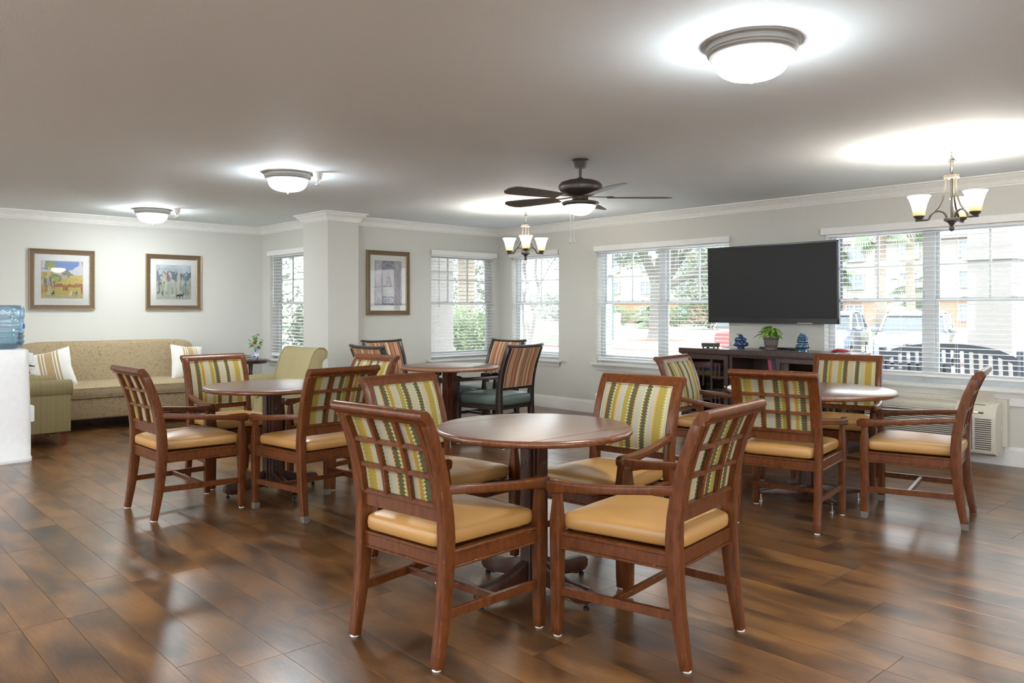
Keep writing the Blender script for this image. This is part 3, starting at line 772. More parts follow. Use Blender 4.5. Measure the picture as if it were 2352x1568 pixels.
# ------------------------------------------------------------------ ceiling fixtures
def dome(x, y, label, grp='flush dome ceiling lights'):
    t = thing('ceiling_light', label, 'light', (x, y, H), 0, grp)
    m = MB(); m.lathe([(0, 0), (.205, 0), (.205, -.006), (.188, -.010), (.190, -.030), (.184, -.036), (.186, -.042), (.176, -.050), (.177, -.055), (.166, -.062), (.160, -.060), (.160, -.02), (0, -.02)], 64)
    m.build('base_ring', 'nickel', t, smooth=35)
    m = MB(); m.lathe([(.158, -.052), (.158, -.068), (.154, -.088), (.145, -.107), (.129, -.124), (.104, -.138), (.070, -.147), (.034, -.151), (0, -.152)], 56); m.build('glass_bowl', 'bowl', t, smooth=80)
    m = MB(); m.lathe([(0, -.148), (.016, -.149), (.013, -.150), (.010, -.158), (.005, -.162), (.006, -.168), (.004, -.172), (0, -.173)], 16); m.build('finial', 'nickel', t)
    return t
d0 = dome(3.04, 1.775, 'largest dome ceiling light in view, above the front table')
clone(d0, (3.08, 6.083, H), 0, 'dome ceiling light above the left table, the middle one of the three')
clone(d0, (3.06, 9.311, H), 0, 'smallest dome ceiling light in view, near the wall above the sofa')
for i, (x, y) in enumerate(((-.9, -2.2), (-.9, -.2), (-.9, 1.8), (-.9, 4.0), (-.9, 6.1), (-.9, 8.2), (-2.6, 3.0), (-2.6, 7.2), (1.1, -2.2), (3.05, -2.2), (5.2, -2.2))):  # extra domes added out of view to raise the room's light
    clone(d0, (x, y, H), 0, 'added dome fill light, unseen, behind or beside the camera', 'added dome fill lights outside the view')
def sprinkler(x, y, label):
    t = thing('sprinkler_head', label, 'sprinkler', (x, y, H), 0, 'ceiling sprinkler heads')
    m = MB(); m.lathe([(0, 0), (.042, 0), (.040, -.012), (.030, -.055), (.026, -.060), (0, -.060)], 20); m.build('escutcheon', 'white', t)
    m = MB(); m.lathe([(0, -.058), (.012, -.06), (.010, -.074), (0, -.075)], 10); m.tube([(.009, 0, -.07), (.014, 0, -.085), (.004, 0, -.102)], .002, 5); m.tube([(-.009, 0, -.07), (-.014, 0, -.085), (-.004, 0, -.102)], .002, 5)
    m.lathe([(0, -.100), (.020, -.103), (.020, -.106), (0, -.107)], 14); m.build('nozzle', 'nickel', t)
sprinkler(3.235, 5.86, 'white ceiling sprinkler beside the middle dome light')
sprinkler(3.225, 9.02, 'white ceiling sprinkler beside the smallest dome light')
def chandelier(x, y, az, label):
    t = thing('chandelier', label, 'chandelier', (x, y, H), 0, 'three-light bronze chandeliers')
    m = MB(); m.lathe([(0, 0), (.076, 0), (.076, -.008), (.072, -.010), (.072, -.028), (.066, -.030), (.014, -.032), (.012, -.040), (0, -.040)], 32); m.build('canopy', 'nickel', t)
    z = -.040; k = 0; m = MB()
    def link(m, cz, hh, hw, rr, rot):
        pts = []
        for i in range(14): a = 2 * PI * i / 14; p = V(hw * math.cos(a), 0, hh * math.sin(a)); p.rotate(Matrix.Rotation(rot, 3, 'Z')); pts.append((p.x, p.y, cz + p.z))
        m.tube(pts, rr, 5, closed=True)
    link(m, -.056, .016, .010, .0022, 0)
    for i in range(5): link(m, -.082 - i * .012, .017, .011 + .004 * (i % 2), .0022, i * 1.1)
    for i in range(4): 
        pts = []
        for j in range(12): a = 2 * PI * j / 12; p = Matrix.Rotation(i * .9, 3, 'Z') @ Matrix.Rotation(.5 + i * .3, 3, 'X') @ V(.016 * math.cos(a), 0, .024 * math.sin(a)); pts.append((p.x + .010 * math.cos(i * 2.3), p.y + .010 * math.sin(i * 2.3), -.105 + p.z))
        m.tube(pts, .0022, 5, closed=True)
    link(m, -.160, .027, .018, .003, .8); m.build('chain', 'bronze', t)
    m = MB(); m.tube([(.02, .0, -.034), (.008, .004, -.05), (.0, .003, -.09), (.003, -.003, -.14), (0, 0, -.19)], .0026, 6); m.build('cord', 'white', t)
    m = MB(); m.lathe([(0, -.185), (.010, -.187), (.010, -.198), (.020, -.200), (.050, -.202), (.050, -.222), (.044, -.226), (0, -.226)], 28)
    m.lathe([(0, -.225), (.008, -.226), (.008, -.545), (0, -.546)], 10)
    m.lathe([(0, -.500), (.046, -.502), (.050, -.506), (.050, -.520), (.042, -.524), (.024, -.534), (.012, -.552), (.010, -.560), (.016, -.568), (.017, -.578), (.010, -.590), (0, -.594)], 28); m.build('stem', 'bronze', t)
    for i in range(3):
        a = az + i * 2 * PI / 3; ca, sa = math.cos(a), math.sin(a); P = lambda r, z: (r * ca, r * sa, z)
        m = MB()
        m.tube([P(.034, -.222), P(.036, -.27), P(.042, -.32), (P(.056, -.37)), P(.080, -.42), P(.108, -.452)], .0075, 8)
        m.tube([P(.030, -.502), P(.036, -.478), P(.052, -.458), P(.078, -.448), P(.104, -.452), P(.125, -.468), P(.138, -.49), P(.142, -.503), P(.15, -.508), P(.228, -.512)], .0078, 8)
        ar = m.build('arm', 'bronze', t, smooth=60)
        m = MB(); m.lathe([(0, -.515), (.012, -.514), (.014, -.505), (.030, -.494), (.037, -.480), (.034, -.478), (0, -.478)], 20, P(.205, 0)); m.build('socket_cup', 'bronze', ar)
        m = MB(); m.lathe([(.012, -.482), (.036, -.481), (.040, -.46), (.044, -.43), (.052, -.395), (.064, -.362), (.076, -.342), (.074, -.340), (.062, -.360), (.050, -.393), (.042, -.43), (.036, -.474), (0, -.476)], 28, P(.205, 0)); m.build('glass_shade', 'shade', ar, smooth=80)
        lb = bpy.data.lights.new('bulb', 'POINT'); lb.energy = 8; lb.color = (1, .95, .88); lb.shadow_soft_size = .05; lo = bpy.data.objects.new('bulb', lb); C.objects.link(lo); lo.parent = t; lo.location = P(.205, -.37)
    return t
RV = -math.atan2(.679, .734)   # azimuth of the camera's right-hand direction
chandelier(5.95, 1.935, RV + R(43), 'bronze three-light chandelier on the right, in front of the wide window')
chandelier(5.985, 6.25, RV + R(30), 'smaller-looking bronze three-light chandelier near the room corner, above the far table')
f_ = thing('ceiling_fan', 'dark bronze ceiling fan with a lit warm glass bowl', 'fan', (4.42, 4.017, H))
m = MB(); m.lathe([(0, 0), (.062, 0), (.066, -.006), (.066, -.012), (.058, -.016), (.050, -.035), (.044, -.055), (.040, -.066), (0, -.068)], 32); m.build('canopy', 'fan_metal', f_)
m = MB(); m.lathe([(0, -.066), (.011, -.066), (.011, -.135), (.020, -.140), (.022, -.148), (0, -.150)], 16); m.build('down_rod', 'fan_metal', f_)
m = MB(); m.lathe([(0, -.142), (.03, -.145), (.05, -.152), (.10, -.160), (.145, -.175), (.163, -.195), (.166, -.215), (.158, -.238), (.130, -.258), (.100, -.272), (.070, -.280), (.066, -.285), (0, -.286)], 56); m.build('motor_housing', 'fan_metal', f_)
m = MB(); m.lathe([(0, -.284), (.060, -.285), (.060, -.312), (.064, -.318), (.130, -.322), (.141, -.328), (.139, -.338), (.122, -.352), (.115, -.352), (0, -.352)], 48); m.build('light_ring', 'fan_metal', f_)
m = MB(); m.lathe([(.118, -.350), (.112, -.365), (.095, -.388), (.066, -.410), (.03, -.422), (0, -.425)], 48); m.build('glass_bowl', 'fan_bowl', f_, smooth=80)
for k in range(5):
    a = RV + k * 2 * PI / 5; mm = Matrix.Rotation(a, 3, 'Z')
    m = MB(); n = 14; top = []; 
    for i in range(n + 1):
        u = i / n; x = .20 + u * .49; w_ = .052 + .026 * math.sin(min(u * 1.3, 1) * PI / 2); 
        if u > .86: w_ *= math.sqrt(max(1 - ((u - .86) / .15) ** 2, .05))
        top.append((x, w_))
    poly = [(x, w_) for x, w_ in top] + [(x, -w_) for x, w_ in top[::-1]]
    m.prism(poly, 2, -.003, .003); tilt = Matrix.Rotation(R(11), 3, 'X'); m.v = [tuple(mm @ (tilt @ Vector(v)) + Vector((0, 0, -.290))) for v in m.v]
    b = m.build('blade', 'fan_blade', f_, smooth=0)
    m = MB(); m.sweep([(.06, 0, -.281), (.12, 0, -.284), (.17, 0, -.286), (.25, 0, -.285)], [(.030, .006), (.020, .006), (.030, .006), (.060, .004)], (0, 1, 0)); m.v = [tuple(mm @ Vector(v)) for v in m.v]; m.build('blade_iron', 'fan_metal', b)
for k, (dx, dl) in enumerate(((-.075, -.63), (-.048, -.625))):
    px, py = dx * .734, -dx * .679
    m = MB(); m.tube([(px, py, -.345), (px, py, dl + .03)], .0008, 5); pc = m.build('pull_chain', 'steel', f_)
    m = MB(); m.lathe([(0, dl + .032), (.005, dl + .028), (.008, dl + .012), (.0085, dl - .004), (.005, dl - .012), (0, dl - .013)], 10, (px, py, 0)); m.build('chain_pull', 'nickel', pc)

# ------------------------------------------------------------------ framed pictures
def fnoise(r):
    g = [[r.random() for _ in range(34)] for _ in range(34)]
    def f(x, y, s=1):
        x, y = (x * s) % 32, (y * s) % 32; i, j = int(x), int(y); a, b = x - i, y - j; a = a * a * (3 - 2 * a); b = b * b * (3 - 2 * b)
        return (g[i][j] * (1 - a) + g[i + 1][j] * a) * (1 - b) + (g[i][j + 1] * (1 - a) + g[i + 1][j + 1] * a) * b
    return f
def mixc(a, b, t): t = max(0, min(1, t)); return tuple(p + (q - p) * t for p, q in zip(a, b))
def paint_autumn(u, v, f):
    u, v = u + .035 * (f(u, v, 11) - .5) + .02 * (f(u, v, 27) - .5), v + .05 * (f(v + 2, u, 9) - .5) + .02 * (f(u, v + 4, 25) - .5)
    n = f(u, v, 7); n2 = f(u + 3, v + 5, 18); n3 = f(u + 9, v, 40)
    c = (.20, .30, .55) if v > .80 - .12 * f(u, 0, 5) and f(u, v, 3.2) < .5 else (.62, .62, .66)
    ridge = .58 + .26 * math.exp(-((u - .45) / .24) ** 2) - .14 * max(0, u - .7)
    if v < ridge + .02 * n3: c = mixc((.13, .14, .11), (.30, .30, .23), n2) if n < .52 else mixc((.42, .37, .24), (.55, .50, .36), n2)
    if v < .50 - .10 * math.sin(u * 5) + .05 * n and u > .32: c = mixc((.55, .42, .12), (.62, .52, .22), n2)
    if u > .45 and v < .44 + .16 * math.exp(-((u - .75) / .2) ** 2) + .03 * n2: c = mixc((.50, .36, .10), (.62, .50, .20), n3)
    if v < .34 + .08 * n: c = mixc((.20, .13, .06), (.48, .22, .08), n2)
    if v < .30 and n > .55: c = (.52, .42, .13)
    if v < .11: c = mixc((.45, .42, .18), (.55, .50, .24), n2)
    for cx, cy, rx, ry, col in ((.20, .86, .13, .11, (.34, .40, .10)), (.12, .62, .13, .09, (.55, .42, .12)), (.34, .52, .10, .09, (.38, .44, .14)), (.10, .25, .08, .10, (.50, .24, .08))):
        if ((u - cx) / rx) ** 2 + ((v - cy) / ry) ** 2 < 1 - .5 * n2 + .2: c = mixc(col, (.25, .28, .07), n3 * .5)
    for tx in (.15, .19, .03, .27):
        if abs(u - tx - .01 * math.sin(v * 9)) < .008 + .004 * (tx == .15) and .08 < v < .85 - (tx > .2) * .3: c = (.60, .57, .48)
    for hx, col in ((.28, (.06, .05, .05)), (.70, (.70, .68, .62)), (.84, (.12, .14, .28)), (.76, (.45, .25, .15))):
        if ((u - hx) / .035) ** 2 + ((v - .13) / .028) ** 2 < 1 or (abs(u - hx - .02) < .012 and .13 < v < .20): c = col
        if (abs(u - hx - .022) < .006 or abs(u - hx + .022) < .006) and .05 < v < .13: c = col
    return c
def paint_aspen(u, v, f):
    u0, v0 = u, v; u, v = u + .03 * (f(u, v * .6, 12) - .5) + .012 * (f(u, v, 30) - .5), v + .10 * (f(v + 2, u, 9) - .5) + .05 * (f(u, v + 4, 25) - .5)
    n = f(u, v, 6); n2 = f(u * 1.5, v, 16); st = f(u * 9, v * 1.2, 2)
    c = mixc((.38, .48, .62), (.60, .66, .70), n)
    rid = .82 + .12 * math.sin(u * 4 + .4)
    if v < rid: c = mixc((.30, .34, .36), (.55, .60, .62), n2)
    if .42 + .2 * f(u, 0, 9) < v < .76 + .06 * n and n2 < .72: c = mixc((.10, .13, .17), (.22, .26, .30), n)
    if v < .46 + .3 * (st - .4): c = mixc((.28, .38, .33), (.45, .52, .46), st)
    if f(u * 9, 3 + v * .6, 2) > .60 and v < .98 - .5 * f(u, 2, 9): c = mixc((.60, .57, .44), (.46, .46, .38), n2)
    if f(u * 13, 9 + v, 2) > .68 and v < .42 + .2 * n2: c = (.16, .20, .19) if n > .5 else (.36, .33, .24)
    if abs(u - .31) < .03 and .62 < v < .78: c = (.35, .12, .12)
    if v < .12 + .02 * n2: c = mixc((.40, .46, .38), (.52, .57, .48), n2)
    u, v = u0, v0
    for hx, col, s in ((.62, (.04, .035, .03), 1), (.72, (.04, .035, .03), 1), (.47, (.6, .6, .55), 1)):
        if ((u - hx) / .055) ** 2 + ((v - .11) / .026) ** 2 < 1 or ((u - hx - .06) / .02) ** 2 + ((v - .145) / .02) ** 2 < 1: c = col
        if (abs(u - hx - .035) < .007 or abs(u - hx + .04) < .007) and .03 < v < .11: c = col
    return c
def paint_lav(u, v, f):
    n = f(u, v, 9); c = mixc((.42, .37, .44), (.62, .60, .64), n)
    if .27 < u < .72: c = (.56, .56, .57)
    if .27 < u < .72 and (v > .79 or v < .19):
        c = (.20, .20, .27); w = abs(u - .495); q = (v - .79) / .21 if v > .79 else v / .19
        if abs(((w - .10) ** 2 + ((q - .5) * .16) ** 2) ** .5 - .045) < .010 or abs(w - .05 * math.sin(q * 9)) < .012 or abs(((w - .17) ** 2 + ((q - .55) * .16) ** 2) ** .5 - .022) < .009: c = (.46, .46, .52)
    if .80 > v > .40 and abs(u - .49) < .16 - .12 * ((v - .45) / .3) and f(u, v, 26) > .52: c = (.36, .28, .34)
    if v < .40 and (u < .22 or u > .76) and abs(math.sin((u + v) * 22)) < .35: c = (.38, .35, .42)
    if u > .74 and v > .62 and f(u * 2, v, 12) > .6: c = (.36, .40, .42)
    return c
def picture(label, loc, rz, W, Hh, fw, mat_w, mat_h, fn, seed, bev, res=150):
    t = thing('framed_picture', label, 'picture', loc, rz)   # local: x right, z up, -y into the room
    m = MB(); P = [(0, 0), (0, -.028), (.004, -.034), (.010, -.030), (.016, -.022), (fw - .012, -.016), (fw - .006, -.020), (fw, -.016), (fw, 0)]
    rings = []
    for sx_, sz in ((-1, -1), (1, -1), (1, 1), (-1, 1), (-1, -1)): rings.append([(sx_ * (W / 2 - o), d, Hh / 2 * sz - sz * o) for o, d in P])
    m.loft(rings, cap=False); fo = m.build('frame', 'frame_wood', t, smooth=25); fo.data.materials.append(M['frame_gold'])
    for p in fo.data.polygons:
        e = max(abs(p.center.x) - W / 2, abs(p.center.z) - Hh / 2)
        if e > -.011 or e < -(fw - .007): p.material_index = 1
    m = MB(); m.bb((-W / 2 + fw - .004, -.006, -Hh / 2 + fw - .004), (W / 2 - fw + .004, -.002, Hh / 2 - fw + .004)); m.build('mat_board', 'matboard', t, smooth=0)
    iw, ih = W / 2 - fw - mat_w, Hh / 2 - fw - mat_h
    m = MB(); m.bb((-iw - .005, -.0075, -ih - .005), (iw + .005, -.006, ih + .005)); m.build('mat_bevel', bev, t, smooth=0)
    nx_, nz_ = res, int(res * ih / iw); vs = [(-iw + 2 * iw * i / nx_, -.0082, -ih + 2 * ih * j / nz_) for j in range(nz_ + 1) for i in range(nx_ + 1)]
    fs = [(j * (nx_ + 1) + i, j * (nx_ + 1) + i + 1, (j + 1) * (nx_ + 1) + i + 1, (j + 1) * (nx_ + 1) + i) for j in range(nz_) for i in range(nx_)]
    me = bpy.data.meshes.new('print'); me.from_pydata(vs, [], fs); f = fnoise(random.Random(seed)); cols = []
    for j in range(nz_ + 1):
        for i in range(nx_ + 1): cols += [*fn(i / nx_, j / nz_, f), 1]
    ca = me.color_attributes.new('paint', 'FLOAT_COLOR', 'POINT'); ca.data.foreach_set('color', cols)
    me.materials.append(M['print']); o = bpy.data.objects.new('print', me); C.objects.link(o); o.parent = t
    m = MB(); m.bb((-W / 2 + fw - .003, -.0125, -Hh / 2 + fw - .003), (W / 2 - fw + .003, -.011, Hh / 2 - fw + .003)); m.build('glazing', 'picture_glass', t, smooth=0)
    return t
M['frame_wood'] = plain('walnut_frame', (.125, .075, .042), .45, 40, .35)
M['frame_gold'] = plain('gold_frame_edge', (.36, .27, .13), .4, 40, .2, metal=.4)
M['matboard'] = plain('white_mat_board', (.78, .78, .76), .8)
M['bev_tan'] = plain('tan_mat_bevel', (.62, .50, .36), .8); M['bev_grey'] = plain('grey_mat_bevel', (.14, .13, .13), .8)
t_ = NT('painted_print'); at_ = t_.node('VertexColor'); at_.layer_name = 'paint'; t_.set(col=at_.outputs[0], rough=.8); M['print'] = t_.m
picture('framed landscape print of an autumn mountain with yellow trees, nearer the water dispenser', (2.394, YL - .001, 1.657), 0, .692, .706, .058, .073, .080, paint_autumn, 3, 'bev_tan')
picture('framed print of pale aspens and dark horses, nearer the pillar', (3.67, YL - .001, 1.657), 0, .692, .706, .058, .074, .080, paint_aspen, 5, 'bev_tan')
picture('tall framed lavender print with scrollwork, between the pillar and the corner window', (5.607, YB - .001, 1.643), 0, .648, .808, .056, .072, .075, paint_lav, 8, 'bev_grey', 140)

# ------------------------------------------------------------------ television
tv = thing('television', 'large black wall mounted television above the media console', 'television', (7.37, 4.105, 1.568), 0)
tl = Matrix.Rotation(R(-1.2), 3, 'Y')
def tvb(m): m.v = [tuple(tl @ Vector(v)) for v in m.v]; return m
W_, H_ = 1.443, .806
m = MB(); m.bb((0, -W_ / 2, -H_ / 2), (.035, W_ / 2, H_ / 2)); m.bb((.03, -.45, -.3), (.06, .45, .3)); tvb(m).build('case', 'black', tv, smooth=0, bevel=.004)
m = MB(); fb = .018
for a, b in (((-.006, -W_ / 2, H_ / 2 - fb), (.002, W_ / 2, H_ / 2)), ((-.006, -W_ / 2, -H_ / 2), (.002, W_ / 2, -H_ / 2 + .052)), ((-.006, -W_ / 2, -H_ / 2), (.002, -W_ / 2 + fb, H_ / 2)), ((-.006, W_ / 2 - fb, -H_ / 2), (.002, W_ / 2, H_ / 2))): m.bb(a, b)
tvb(m).build('bezel', 'black', tv, smooth=0, bevel=.002)
m = MB(); m.bb((-.002, -W_ / 2 + fb, -H_ / 2 + .05), (-.0005, W_ / 2 - fb, H_ / 2 - fb)); tvb(m).build('screen', 'screen', tv, smooth=0)
m = MB(); m.bb((-.008, -.46, -H_ / 2 + .003), (-.004, -.30, -H_ / 2 + .010)); tvb(m).build('chrome_strip', 'chrome', tv, smooth=0)
m = MB(); m.bb((.04, -.25, -.2), (.138, .25, .2)); m.build('wall_mount', 'black', tv, smooth=0)

# ------------------------------------------------------------------ media console and what stands on and in it
cx0, cx1, cy0, cy1, ch = 7.04, 7.49, 3.13, 4.97, .90
cn = thing('media_console', 'dark wood media console with lattice glass doors under the television', 'console', (cx0, (cy0 + cy1) / 2, 0)); hw = (cy1 - cy0) / 2; D_ = cx1 - cx0
m = MB(); m.bb((-.015, -hw, ch - .05), (D_, hw, ch)); m.bb((-.008, -hw + .006, ch - .062), (D_, hw - .006, ch - .05)); m.build('worktop', 'console_wood', cn, smooth=0, bevel=.004)
m = MB()
for y in (-hw + .03, -.31, .31, hw - .03): m.bb((.022, y - .018, .06), (D_, y + .018, ch - .06))
m.bb((.022, -hw + .03, .06), (D_, hw - .03, .10)); m.bb((D_ - .015, -hw + .03, .06), (D_, hw - .03, ch - .06)); m.bb((.03, -hw + .03, ch - .08), (D_, hw - .03, ch - .06)); m.bb((.03, -hw + .03, 0), (D_ - .02, hw - .03, .06))
m.build('carcass', 'console_wood', cn, smooth=0, bevel=.002)
for (a, b) in ((-hw + .03, -.31), (-.31, .31), (.31, hw - .03)):
    for z in (.36, .60):
        m = MB(); m.bb((.05, a + .018, z), (D_ - .015, b - .018, z + .018)); m.build('shelf', 'console_wood', cn, smooth=0)
for (a, b, far) in ((.33, hw - .035, 1), (-hw + .035, -.20, 0)):
    m = MB(); z0, z1 = .10, ch - .066; x0, x1 = -.002, .020; s_ = .045
    m.bb((x0, a, z0), (x1, a + s_, z1)); m.bb((x0, b - s_, z0), (x1, b, z1)); m.bb((x0, a + s_, z0), (x1, b - s_, z0 + s_)); m.bb((x0, a + s_, z1 - s_), (x1, b - s_, z1))
    dr = m.build('door', 'console_wood', cn, smooth=0, bevel=.003)
    m = MB(); ia, ib, w3 = a + s_, b - s_, b - a - 2 * s_; hz = z1 - z0 - 2 * s_; zb = z0 + s_
    for fy in (.12, .24, .66, .80, .90):
        pass
    def bar(y0, y1, za, zc): m.bb((x0 + (.003 if (zc - za) > (y1 - y0) else .0045), ia + w3 * y0, zb + hz * za), (x1 - .004, ia + w3 * y1, zb + hz * zc))
    for q in (0, .52):
        bar(0, 1, .42 * (q > 0) + .40 * (q == 0), .46 * (q > 0) + .45 * (q == 0)) if q == 0 else None
        for yy in (.10, .20): bar(yy, yy + .035, .22 + q * .9, .48 + q * .9)
        bar(.30, .345, .0 + q, .48 + q); bar(.345, .90, .34 + q, .375 + q); bar(.86, .90, .0 + q, .48 + q)
        for yy in (.52, .64): bar(yy, yy + .035, .05 + q, .34 + q)
        bar(0, .34, .18 + q, .215 + q); bar(.64, 1, .10 + q, .135 + q)
    m.build('lattice', 'console_wood', dr, smooth=0, bevel=.0015, seg=1)
    m = MB(); m.bb((x1 - .003, ia, zb), (x1, ib, zb + hz)); m.build('glass_panel', 'cabinet_glass', dr, smooth=0)
    m = MB(); m.sup((x0 - .012, (a + s_ * .5) if far else (b - s_ * .5), .52), (.011, .010, .010), 1, 1, 12, 8); m.build('knob', 'nickel', dr)
def box_thing(name, label, cat, c, d, col, group=None, rz=0, spine=None, bevel=.002):
    t = thing(name, label, cat, (c[0], c[1], c[2] - d[2] / 2), rz, group); k = name + str(col)
    if k not in M: M[k] = plain('painted_' + name, col, .5)
    m = MB(); m.bb((-d[0] / 2, -d[1] / 2, 0), (d[0] / 2, d[1] / 2, d[2])); m.build('cover' if name == 'book' else 'carton', k, t, smooth=0, bevel=bevel)
    if name == 'book': m = MB(); m.bb((-d[0] / 2 + .002, -d[1] / 2 + .003, d[2] - .004), (d[0] / 2, d[1] / 2 - .003, d[2] + .001)); m.build('pages', 'matboard', t, smooth=0)
    if spine: 
        kk = 'lbl' + str(spine)
        if kk not in M: M[kk] = plain('printed_label', spine, .5, 60, .5)
        m = MB(); m.bb((-d[0] / 2 - .001, -d[1] / 2 + .01, d[2] * .25), (-d[0] / 2 + .001, d[1] / 2 - .01, d[2] * .8)); m.build('printed_label', kk, t, smooth=0)
    return t
yb = 3.96
for i, (col, hh, tk, nm) in enumerate((((.38, .05, .09), .235, .040, 'crimson hardback'), ((.02, .045, .09), .24, .032, 'navy hardback'), ((.03, .20, .06), .235, .036, 'green hardback'), ((.50, .46, .38), .225, .022, 'cream paperback beside the green book'), ((.66, .63, .56), .215, .03, 'pale ivory book at the right end of the row'))):
    yb -= tk / 2 + .004
    t = thing('book', nm + ' standing on the open console shelf', 'book', (7.20, yb, .622), 0, 'books on the open console shelf'); k = 'bk%d' % i; M[k] = plain('book_cloth_%d' % i, col, .6)
    yb -= tk / 2
    lean = Matrix.Rotation(R(-8 if i < 3 else 0), 3, 'X')
    m = MB(); m.bb((-.08, -tk / 2, 0), (.08, -tk / 2 + .002, hh * .92)); m.bb((-.08, tk / 2 - .002, 0), (.08, tk / 2, hh * .92)); m.bb((-.082, -tk / 2, 0), (-.078, tk / 2, hh * .92)); m.v = [tuple(lean @ Vector(v)) for v in m.v]; m.build('cover', k, t, smooth=0)
    m = MB(); m.bb((-.077, -tk / 2 + .002, .003), (.076, tk / 2 - .002, hh * .92 - .004)); m.v = [tuple(lean @ Vector(v)) for v in m.v]; m.build('pages', 'matboard', t, smooth=0)
for i, (y, z, d, col, lb, s) in enumerate((
        (4.72, .618, (.26, .36, .045), (.55, .38, .10), 'tan', 'yellow-tan game box low in the stack behind the left console door', ), (4.70, .664, (.26, .34, .05), (.12, .10, .26), None, 'purple game box behind the left console door'),
        (4.69, .715, (.25, .32, .035), (.50, .16, .16), None, 'red-topped game box above the purple one behind the left console door'), (4.56, .378, (.27, .30, .08), (.58, .44, .20), None, 'manila box on the middle shelf behind the left console door'))):
    t = thing('game_box', s, 'box', (7.25, y, z), R(2 * i), 'boxes behind the left console door'); k = 'gb%d' % i; M[k] = plain('game_box_card_%d' % i, col, .5, 25, .35)
    m = MB(); m.bb((-d[0] / 2, -d[1] / 2, 0), (d[0] / 2, d[1] / 2, d[2] * .45)); m.build('box_base', k, t, smooth=0)
    m = MB(); m.bb((-d[0] / 2 - .002, -d[1] / 2 - .002, d[2] * .3), (d[0] / 2 + .002, d[1] / 2 + .002, d[2])); m.build('lid', k, t, smooth=0)
# set-top box
t = thing('set_top_box', 'small grey electronic box standing at the left end of the console', 'electronic box', (7.16, 4.66, ch), R(6))
m = MB(); m.bb((-.06, -.075, .014), (.06, .075, .056)); m.build('case', 'box_grey', t, smooth=0, bevel=.003) if 'box_grey' in M else None
M['box_grey'] = plain('grey_metal_case', (.10, .10, .095), .4); 
if not [c for c in ALL() if c.parent == t]: m.build('case', 'box_grey', t, smooth=0, bevel=.003)
m = MB(); m.bb((-.062, -.065, .024), (-.059, .065, .048)); m.build('front_panel', 'black', t, smooth=0)
for a, b in ((-.045, -.06), (-.045, .06), (.045, -.06), (.045, .06), (-.045, 0)): m = MB(); m.lathe([(0, 0), (.009, 0), (.009, .015), (0, .015)], 8, (a, b, 0)); m.build('rubber_foot', 'black', t)
# blue ceramic vases
M['blue'] = plain('cobalt_glaze', (.012, .045, .15), .1, 18, .6, coat=1.0); M['blue2'] = plain('teal_blue_glaze', (.02, .085, .17), .12, 40, .6, coat=1.0)
def fruit_jar(label, loc, mat, rings, lump, base, topleaf):
    t = thing('ceramic_vase', label, 'vase', loc); m = MB()
    for (z, rr, n, s, ph) in rings:
        for k in range(n): a = ph + 2 * PI * k / n; m.sup((rr * math.cos(a), rr * math.sin(a), z), (s, s, s * lump), 1, 1, 18, 12)
        m.lathe([(0, z - s * .8), (rr * .98, z - s * .6), (rr * 1.0, z + s * .6), (0, z + s * .8)], 20)
    m.build('body', mat, t, smooth=80)
    m = MB(); m.lathe(base, 28); m.build('foot_ring', mat, t)
    m = MB()
    for k, (a, l) in enumerate(topleaf):
        zt = rings[-1][0] + rings[-1][3]; m.tube([(0, 0, zt - .02), (.012 * math.cos(a), .012 * math.sin(a), zt), (l * math.cos(a), l * math.sin(a), zt + .012)], [.007, .006, .002], 7)
    m.build('stem_knob', mat, t)
fruit_jar('wide cobalt blue ceramic jar of clustered fruit shapes, left of the potted plant', (7.20, 4.33, ch), 'blue', [(.052, .052, 7, .028, 0), (.098, .040, 6, .026, .4), (.128, .015, 4, .017, 0)], .85, [(0, 0), (.048, 0), (.044, .010), (.036, .018), (.046, .026), (0, .03)], [(.6, .03), (2.7, .045), (4.4, .02)])
fruit_jar('taller teal blue ceramic jar of fruit shapes, right of the potted plant', (7.20, 3.66, ch), 'blue2', [(.050, .040, 6, .026, 0), (.098, .034, 8, .020, .4), (.122, .036, 9, .014, .2), (.142, .030, 8, .013, .5), (.158, .020, 6, .011, .1)], .95, [(0, 0), (.040, 0), (.038, .012), (.030, .02), (.038, .028), (0, .03)], [(.3, .012), (1.7, .03)])
# potted plant
pp = thing('potted_plant', 'leafy green plant in a hexagonal brown pot on the console', 'plant', (7.20, 3.99, ch + .004)); M['pot'] = plain('brown_pot', (.115, .085, .075), .45)
m = MB(); m.lathe([(0, 0), (.060, 0), (.062, .012), (.052, .020), (.066, .05), (.070, .09), (.072, .105), (.080, .112), (.080, .124), (.072, .124), (.068, .112), (0, .11)], 6); m.build('pot', 'pot', pp, smooth=0, bevel=.003)
m = MB(); m.lathe([(0, .109), (.068, .113), (0, .118)], 16); m.build('soil', 'mulch', pp)
def leaf_mesh(l, w, droop=.35):
    m = MB(); n = 6; vs = []
    for i in range(n + 1):
        u = i / n; ww = w * math.sin(PI * (u ** .75)) ** .8 if 0 < i < n else .0005; x = l * u; z = -droop * l * u * u
        vs += [(x, -ww, z + .12 * ww), (x, 0, z - .1 * w), (x, ww, z + .12 * ww)]
    for i in range(n): a = i * 3; m.f += [(a, a + 1, a + 4, a + 3), (a + 1, a + 2, a + 5, a + 4)]
    m.v = vs; return m
L1 = leaf_mesh(.10, .024, .5).build('leaf', 'leaf_light', pp, smooth=80); L2 = leaf_mesh(.062, .022, .25).build('leaf', 'leaf', pp, smooth=80)
r = random.Random(11)
